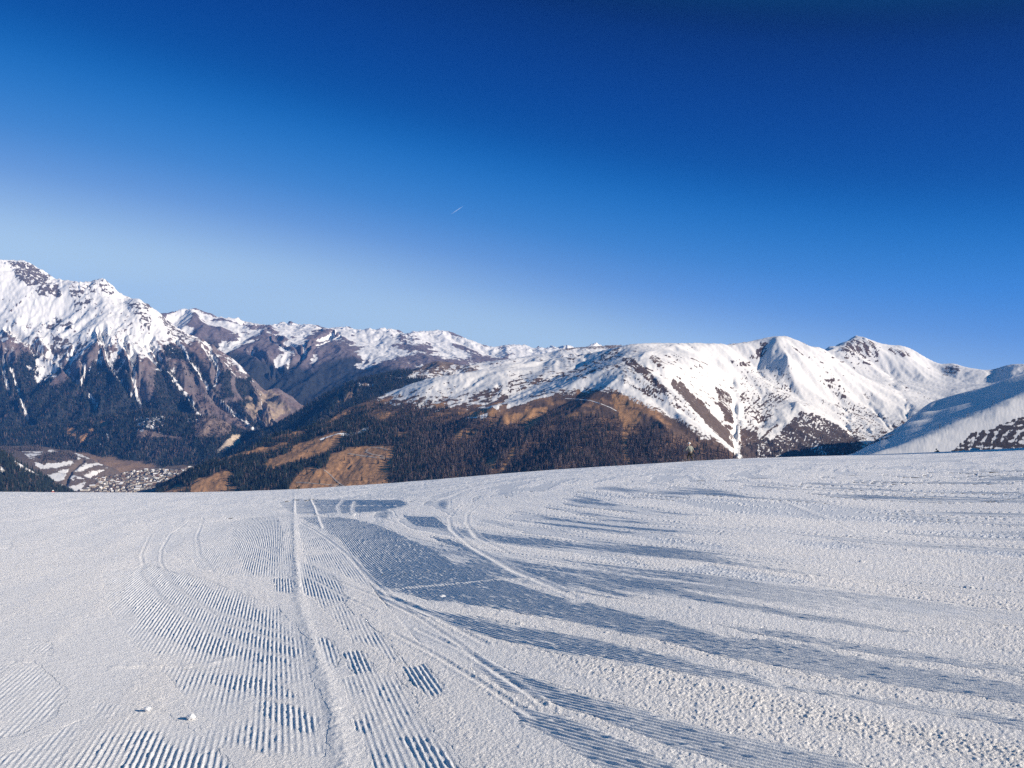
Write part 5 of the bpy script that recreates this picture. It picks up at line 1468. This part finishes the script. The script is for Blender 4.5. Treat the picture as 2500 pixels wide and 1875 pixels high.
def skier(loc, yaw, jacket, trousers, helmet, label, pose='stand', group=None):
    """+Y is the way the skier faces; returns the person"""
    t = empty('person', loc)
    t.rotation_euler = (0, 0, yaw)
    if pose == 'stand':      # knees bent, wide stance, arms out and low
        pel, chest, neck, head = (0, -0.08, 0.84), (0.0, 0.06, 1.24), (0.01, 0.13, 1.40), (0.02, 0.19, 1.56)
        kn = [(-0.17, 0.16, 0.46), (0.20, 0.14, 0.46)]
        an = [(-0.20, 0.0, 0.10), (0.30, -0.02, 0.10)]
        el_ = [(-0.42, 0.10, 1.06), (0.40, 0.06, 1.05)]
        wr = [(-0.52, 0.36, 0.92), (0.50, 0.30, 0.86)]
        sh_ = [(-0.20, 0.07, 1.33), (0.20, 0.07, 1.33)]
    else:                    # bent forward in a tuck
        pel, chest, neck, head = (0, -0.18, 0.66), (0.0, 0.12, 0.98), (0.0, 0.22, 1.08), (0.0, 0.32, 1.20)
        kn = [(-0.16, 0.16, 0.42), (0.16, 0.16, 0.42)]
        an = [(-0.16, -0.02, 0.10), (0.16, -0.02, 0.10)]
        el_ = [(-0.34, 0.20, 0.84), (0.34, 0.20, 0.84)]
        wr = [(-0.26, 0.46, 0.86), (0.26, 0.46, 0.86)]
        sh_ = [(-0.19, 0.14, 1.04), (0.19, 0.14, 1.04)]
    mid = tuple((a + b) / 2 for a, b in zip(pel, chest))
    # the body: one continuous surface from head to heel, with hands of five fingers
    J = [(*pel, 0.105), (*mid, 0.115), (*chest, 0.13), (*neck, 0.055), (*head, 0.088), (head[0], head[1] + 0.01, head[2] + 0.10, 0.07)]
    E = [(0, 1), (1, 2), (2, 3), (3, 4), (4, 5)]
    for s_, k, a, sh1, e1, w1_ in ((-1, kn[0], an[0], sh_[0], el_[0], wr[0]), (1, kn[1], an[1], sh_[1], el_[1], wr[1])):
        b0 = len(J)
        J += [(pel[0] + s_ * 0.09, pel[1], pel[2] - 0.06, 0.08), (*k, 0.055), (a[0], a[1], a[2], 0.042), (a[0], a[1] + 0.14, 0.07, 0.03)]
        E += [(0, b0), (b0, b0 + 1), (b0 + 1, b0 + 2), (b0 + 2, b0 + 3)]
        b1 = len(J)
        J += [(*sh1, 0.065), (*e1, 0.045), (*w1_, 0.032)]
        E += [(2, b1), (b1, b1 + 1), (b1 + 1, b1 + 2)]
    body = skin_obj('body', J, E, M_SKIN, t)
    # a face: nose and goggles
    for s_, w1_, e1 in ((-1, wr[0], el_[0]), (1, wr[1], el_[1])):
        w_v, e_v = Vector(w1_), Vector(e1)
        f = (w_v - e_v).normalized()
        up = Vector((0, 0, 1))
        sd = f.cross(up).normalized()
        Jh = [(*w_v, 0.034), (*(w_v + f * 0.075), 0.040)]
        Eh = [(0, 1)]
        for k in range(4):
            o_ = sd * (k - 1.5) * 0.022
            L = (0.034, 0.040, 0.037, 0.028)[k]
            p1 = w_v + f * 0.10 + o_; p2 = p1 + f * L * 0.6 - up * 0.018; p3 = p2 - up * 0.030 - f * 0.012
            b0 = len(Jh)
            Jh += [(*p1, 0.012), (*p2, 0.011), (*p3, 0.010)]
            Eh += [(1, b0), (b0, b0 + 1), (b0 + 1, b0 + 2)]
        th = w_v + f * 0.04 - sd * s_ * 0.045
        b0 = len(Jh)
        Jh += [(*th, 0.013), (*(th + f * 0.04 - up * 0.015), 0.011)]
        Eh += [(0, b0), (b0, b0 + 1)]
        skin_obj('glove', Jh, Eh, M_DARK, t, 1)
    jk = [(pel[0], pel[1], pel[2] + 0.0, 0.165), (*mid, 0.165), (*chest, 0.175), (neck[0], neck[1], neck[2] - 0.03, 0.085)]
    je = [(0, 1), (1, 2), (2, 3)]
    for sh1, e1, w1_ in zip(sh_, el_, wr):
        b1 = len(jk)
        q = tuple(a + (b - a) * 0.86 for a, b in zip(e1, w1_))
        jk += [(*sh1, 0.092), (*e1, 0.068), (*q, 0.056)]
        je += [(2, b1), (b1, b1 + 1), (b1 + 1, b1 + 2)]
    skin_obj('jacket', jk, je, jacket, t, root=1)
    tk = [(pel[0], pel[1], pel[2] - 0.02, 0.15)]
    te = []
    for s_, k, a in ((-1, kn[0], an[0]), (1, kn[1], an[1])):
        b1 = len(tk)
        tk += [(pel[0] + s_ * 0.10, pel[1], pel[2] - 0.10, 0.115), (*k, 0.088), (a[0] + (k[0] - a[0]) * 0.45, a[1] + (k[1] - a[1]) * 0.45, a[2] + 0.16, 0.085), (a[0], a[1], a[2] + 0.07, 0.088)]
        te += [(0, b1), (b1, b1 + 1), (b1 + 1, b1 + 2), (b1 + 2, b1 + 3)]
    skin_obj('trousers', tk, te, trousers, t)
    for a in an:
        skin_obj('ski_boot', [(a[0], a[1], a[2] + 0.16, 0.075), (a[0], a[1], a[2], 0.075), (a[0], a[1] + 0.17, 0.075, 0.055)], [(0, 1), (1, 2)], M_BOOT, t, 1, root=1)
    hl = ball('helmet', (head[0], head[1] - 0.012, head[2] + 0.055), 0.135, helmet, t, 1.0, -0.03, 1.12)
    gb = ball('goggles', (head[0], head[1] + 0.075, head[2] + 0.03), 0.075, M_BLACKH, t, 0.55, None, 0.6)
    ball('nose', (head[0], head[1] + 0.115, head[2] - 0.025), 0.018, M_SKIN, t, 1.3)
    tag(t, label, 'person', group)
    return t, an, wr

def ski(loc, yaw, pitch, label, group):
    n = 14
    vs, fs = [], []
    for i in range(n + 1):
        f = i / n
        y = -0.75 + 1.70 * f
        w = 0.042 + 0.016 * (2 * f - 1) ** 2
        if i in (0, n): w *= 0.45
        z = 0.012 + 0.10 * max(0, (f - 0.86) / 0.14) ** 2
        vs += [(-w, y, z), (w, y, z), (w, y, z + 0.02), (-w, y, z + 0.02)]
    for i in range(n):
        b0 = 4 * i
        for k in range(4):
            fs.append((b0 + k, b0 + (k + 1) % 4, b0 + 4 + (k + 1) % 4, b0 + 4 + k))
    fs += [(3, 2, 1, 0), (4 * n, 4 * n + 1, 4 * n + 2, 4 * n + 3)]
    o = mesh_obj('ski', vs, fs, [M_SKI])
    o.location = loc
    o.rotation_euler = (pitch, 0, yaw)
    bd = mesh_obj('binding', *join_vf(box_vf(-0.035, 0.035, -0.17, -0.06, 0.03, 0.075), box_vf(-0.035, 0.035, 0.14, 0.26, 0.03, 0.07)), [M_BOOT], o)
    return tag(o, label, 'ski', group)

def ski_pole(p_hand, p_tip, label, group):
    a, b_ = Vector(p_hand), Vector(p_tip)
    d = (b_ - a)
    L = d.length
    vs, fs = [], []
    for z, r in ((0.10, 0.012), (0, 0.014), (-L * 0.5, 0.009), (-L, 0.006)):
        for k in range(6):
            q = k * math.pi / 3
            vs.append((r * math.cos(q), r * math.sin(q), z))
    for i in range(3):
        for k in range(6):
            fs.append((6 * i + k, 6 * i + (k + 1) % 6, 6 * i + 6 + (k + 1) % 6, 6 * i + 6 + k))
    o = mesh_obj('ski_pole', vs, fs, [M_BOOT])
    bk = [(0.045 * math.cos(k * math.pi / 4), 0.045 * math.sin(k * math.pi / 4), -L + 0.07) for k in range(8)] + [(0.03 * math.cos(k * math.pi / 4), 0.03 * math.sin(k * math.pi / 4), -L + 0.085) for k in range(8)]
    mesh_obj('basket', bk, [tuple(range(8))[::-1], tuple(range(8, 16))] + [(k, (k + 1) % 8, 8 + (k + 1) % 8, 8 + k) for k in range(8)], [M_BOOT], o)
    o.location = a
    o.rotation_euler = (-d).to_track_quat('Z', 'Y').to_euler()
    return tag(o, label, 'ski pole', group)

def put_skier(u_, d, sink, yaw, *args, who='', **kw):
    a = (u_ - U0) / F0
    x, y = a * d, d
    z = float(ground_z(np.array([x]), np.array([y]))[0]) + sink
    pitch = -math.atan(0.15) * math.cos(yaw)
    t, an, wr = skier((x, y, z), yaw, *args, **kw)
    R = Matrix.Rotation(yaw, 3, 'Z')
    for k, q in enumerate(an):
        p = R @ Vector((q[0], q[1] - 0.02, 0)) + Vector((x, y, 0))
        gz_ = float(ground_z(np.array([p.x]), np.array([p.y]))[0]) + sink
        ski((p.x, p.y, gz_ + 0.0), yaw, pitch, ('left' if k == 0 else 'right') + ' ski under the ' + who, 'skis of the ' + who)
    for k, q in enumerate(wr):
        hnd = R @ Vector((q[0], q[1] + 0.06, q[2])) + Vector((x, y, z))
        tp = R @ Vector((q[0] * 1.25, q[1] - 0.42, 0)) + Vector((x, y, 0))
        tz = float(ground_z(np.array([tp.x]), np.array([tp.y]))[0]) + sink + 0.04
        ski_pole(hnd, (tp.x, tp.y, tz), ('left' if k == 0 else 'right') + ' ski pole held by the ' + who, 'ski poles of the ' + who)
    return t
put_skier(1685, 70, 0.03, math.radians(25), M_GREY, M_DARK, M_WHITEH, 'skier in grey-green jacket, black trousers and white helmet standing at the snow crest', who='skier in the grey-green jacket')
put_skier(2291, 128, 0.0, math.radians(55), M_GREEN, M_DARK, M_BLACKH, 'skier in dark green jacket crouching, half hidden behind the snow crest', pose='tuck', who='crouching skier in dark green')
put_skier(729, 126, 0.0, math.radians(60), M_BLACKJ, M_DARK, M_BLACKH, 'skier in black bending forward, half hidden behind the crest', pose='tuck', who='bending skier in black')
put_skier(128, 136, 0.0, math.radians(20), M_RED, M_DARK, M_WHITEH, 'skier in red jacket whose top shows over the crest at the left', pose='tuck', who='skier in red')

# lumps of snow on the crest and in the foreground
def lump_obj(u_, v_, r, label, d=None, name='snow_lump'):
    if d is None: x, y = unproj(u_, v_)
    else: x, y = (u_ - U0) / F0 * d, d
    z = float(ground_z(np.array([x]), np.array([y]))[0])
    bm = bmesh.new()
    bmesh.ops.create_icosphere(bm, subdivisions=3, radius=r)
    for v in bm.verts:
        c_ = v.co.normalized()
        k = 1 + 0.35 * float(fbm(np.array([c_.x * 2 + u_]), np.array([c_.y * 2 + c_.z * 1.7 + v_]), 3, 3)[0])
        v.co = Vector((v.co.x * k * 1.3, v.co.y * k, v.co.z * k * 0.7))
    me = bpy.data.meshes.new(name)
    bm.to_mesh(me); bm.free()
    me.materials.append(M_SNOW)
    o = bpy.data.objects.new(name, me)
    o.location = (x, y, z + r * 0.1)
    COL.objects.link(o)
    return tag(o, label, 'snow lump', 'lumps of snow')
lump_obj(2378, 1102, 0.28, 'larger white snow lump on the right-hand crest', 74)
lump_obj(2385, 1102, 0.22, 'smaller snow lump beside the larger one on the right-hand crest', 74.5)
lump_obj(2353, 1104, 0.12, 'tiny snow lump left of the pair on the right-hand crest', 74)
lump_obj(*f1((636, 992))[0], 0.018, 'small white snow lump on the left foreground beside the corduroy')
lump_obj(*f1((825, 1028))[0], 0.022, 'flat white snow lump left of the broken corduroy patch')
lump_obj(*f1((1910, 510))[0], 0.03, 'white snow lump on the wide corduroy band')
lump_obj(*f1((1645, 398))[0], 0.03, 'white snow lump at the left edge of the wide corduroy band')

# ------------------------------------------------------------------ contrail
M_TRAIL, nt, b = new_mat('contrail_vapour')
b.inputs['Base Color'].default_value = (0.9, 0.93, 1.0, 1)
b.inputs['Roughness'].default_value = 1.0
b.inputs['Specular IOR Level'].default_value = 0.0
al = node(nt, 'ShaderNodeAttribute', attribute_name='thickness')
nt.links.new(al.outputs['Fac'], b.inputs['Alpha'])
Dt = 26.0
p0, p1 = np.array(pt(1101, 523, Dt)), np.array(pt(1134, 501, Dt))
vs, fs, th = [], [], []
ax = (p1 - p0) / np.linalg.norm(p1 - p0)
n1_ = np.cross(ax, [0, 1, 0]); n1_ /= np.linalg.norm(n1_)
n2_ = np.cross(ax, n1_)
NT = 24
for i in range(NT + 1):
    f = i / NT
    r = (13 * (1 - f) + 7) * (0.4 + 0.6 * math.sin(math.pi * min(1, f * 1.0 + 0.12)) ** 0.5) * (1 if 0 < i < NT else 0.2)
    for k in range(8):
        q = k * math.pi / 4
        vs.append(tuple(p0 + (p1 - p0) * f + (n1_ * math.cos(q) + n2_ * math.sin(q)) * r))
        th.append(0.03 + 0.17 * math.sin(math.pi * min(1, f ** 1.3)) ** 1.2)
for i in range(NT):
    for k in range(8):
        fs.append((8 * i + k, 8 * i + (k + 1) % 8, 8 * i + 8 + (k + 1) % 8, 8 * i + 8 + k))
o = mesh_obj('contrail', vs, fs, [M_TRAIL], smooth=True)
at = o.data.attributes.new('thickness', 'FLOAT', 'POINT')
at.data.foreach_set('value', th)
tag(o, 'short white aircraft contrail slanting in the blue sky', 'contrail')

# ------------------------------------------------------------------ haze
zmin = min(float(sh.z.min()) for sh in (A, B, W, VF, LF, RA, H, G)) - 5
zmax = max(float(sh.z.max()) for sh in (A, B, W, VF, LF, RA, H, G)) + 40
v_, f_ = box_vf(-9500, 9500, -1500, 13500, zmin, zmax)
hz = mesh_obj('haze', v_, f_)
m = bpy.data.materials.new('mountain_haze')
m.use_nodes = True
nt = m.node_tree
nt.nodes.clear()
pv = nt.nodes.new('ShaderNodeVolumePrincipled')
pv.inputs['Color'].default_value = (0.07, 0.33, 1.0, 1)
pv.inputs['Density'].default_value = 2.7e-5
pv.inputs['Anisotropy'].default_value = 0.0
ou = nt.nodes.new('ShaderNodeOutputMaterial')
nt.links.new(pv.outputs[0], ou.inputs['Volume'])
hz.data.materials.append(m)
tag(hz, 'thin blue mountain haze filling the valley air', None, None, 'stuff')
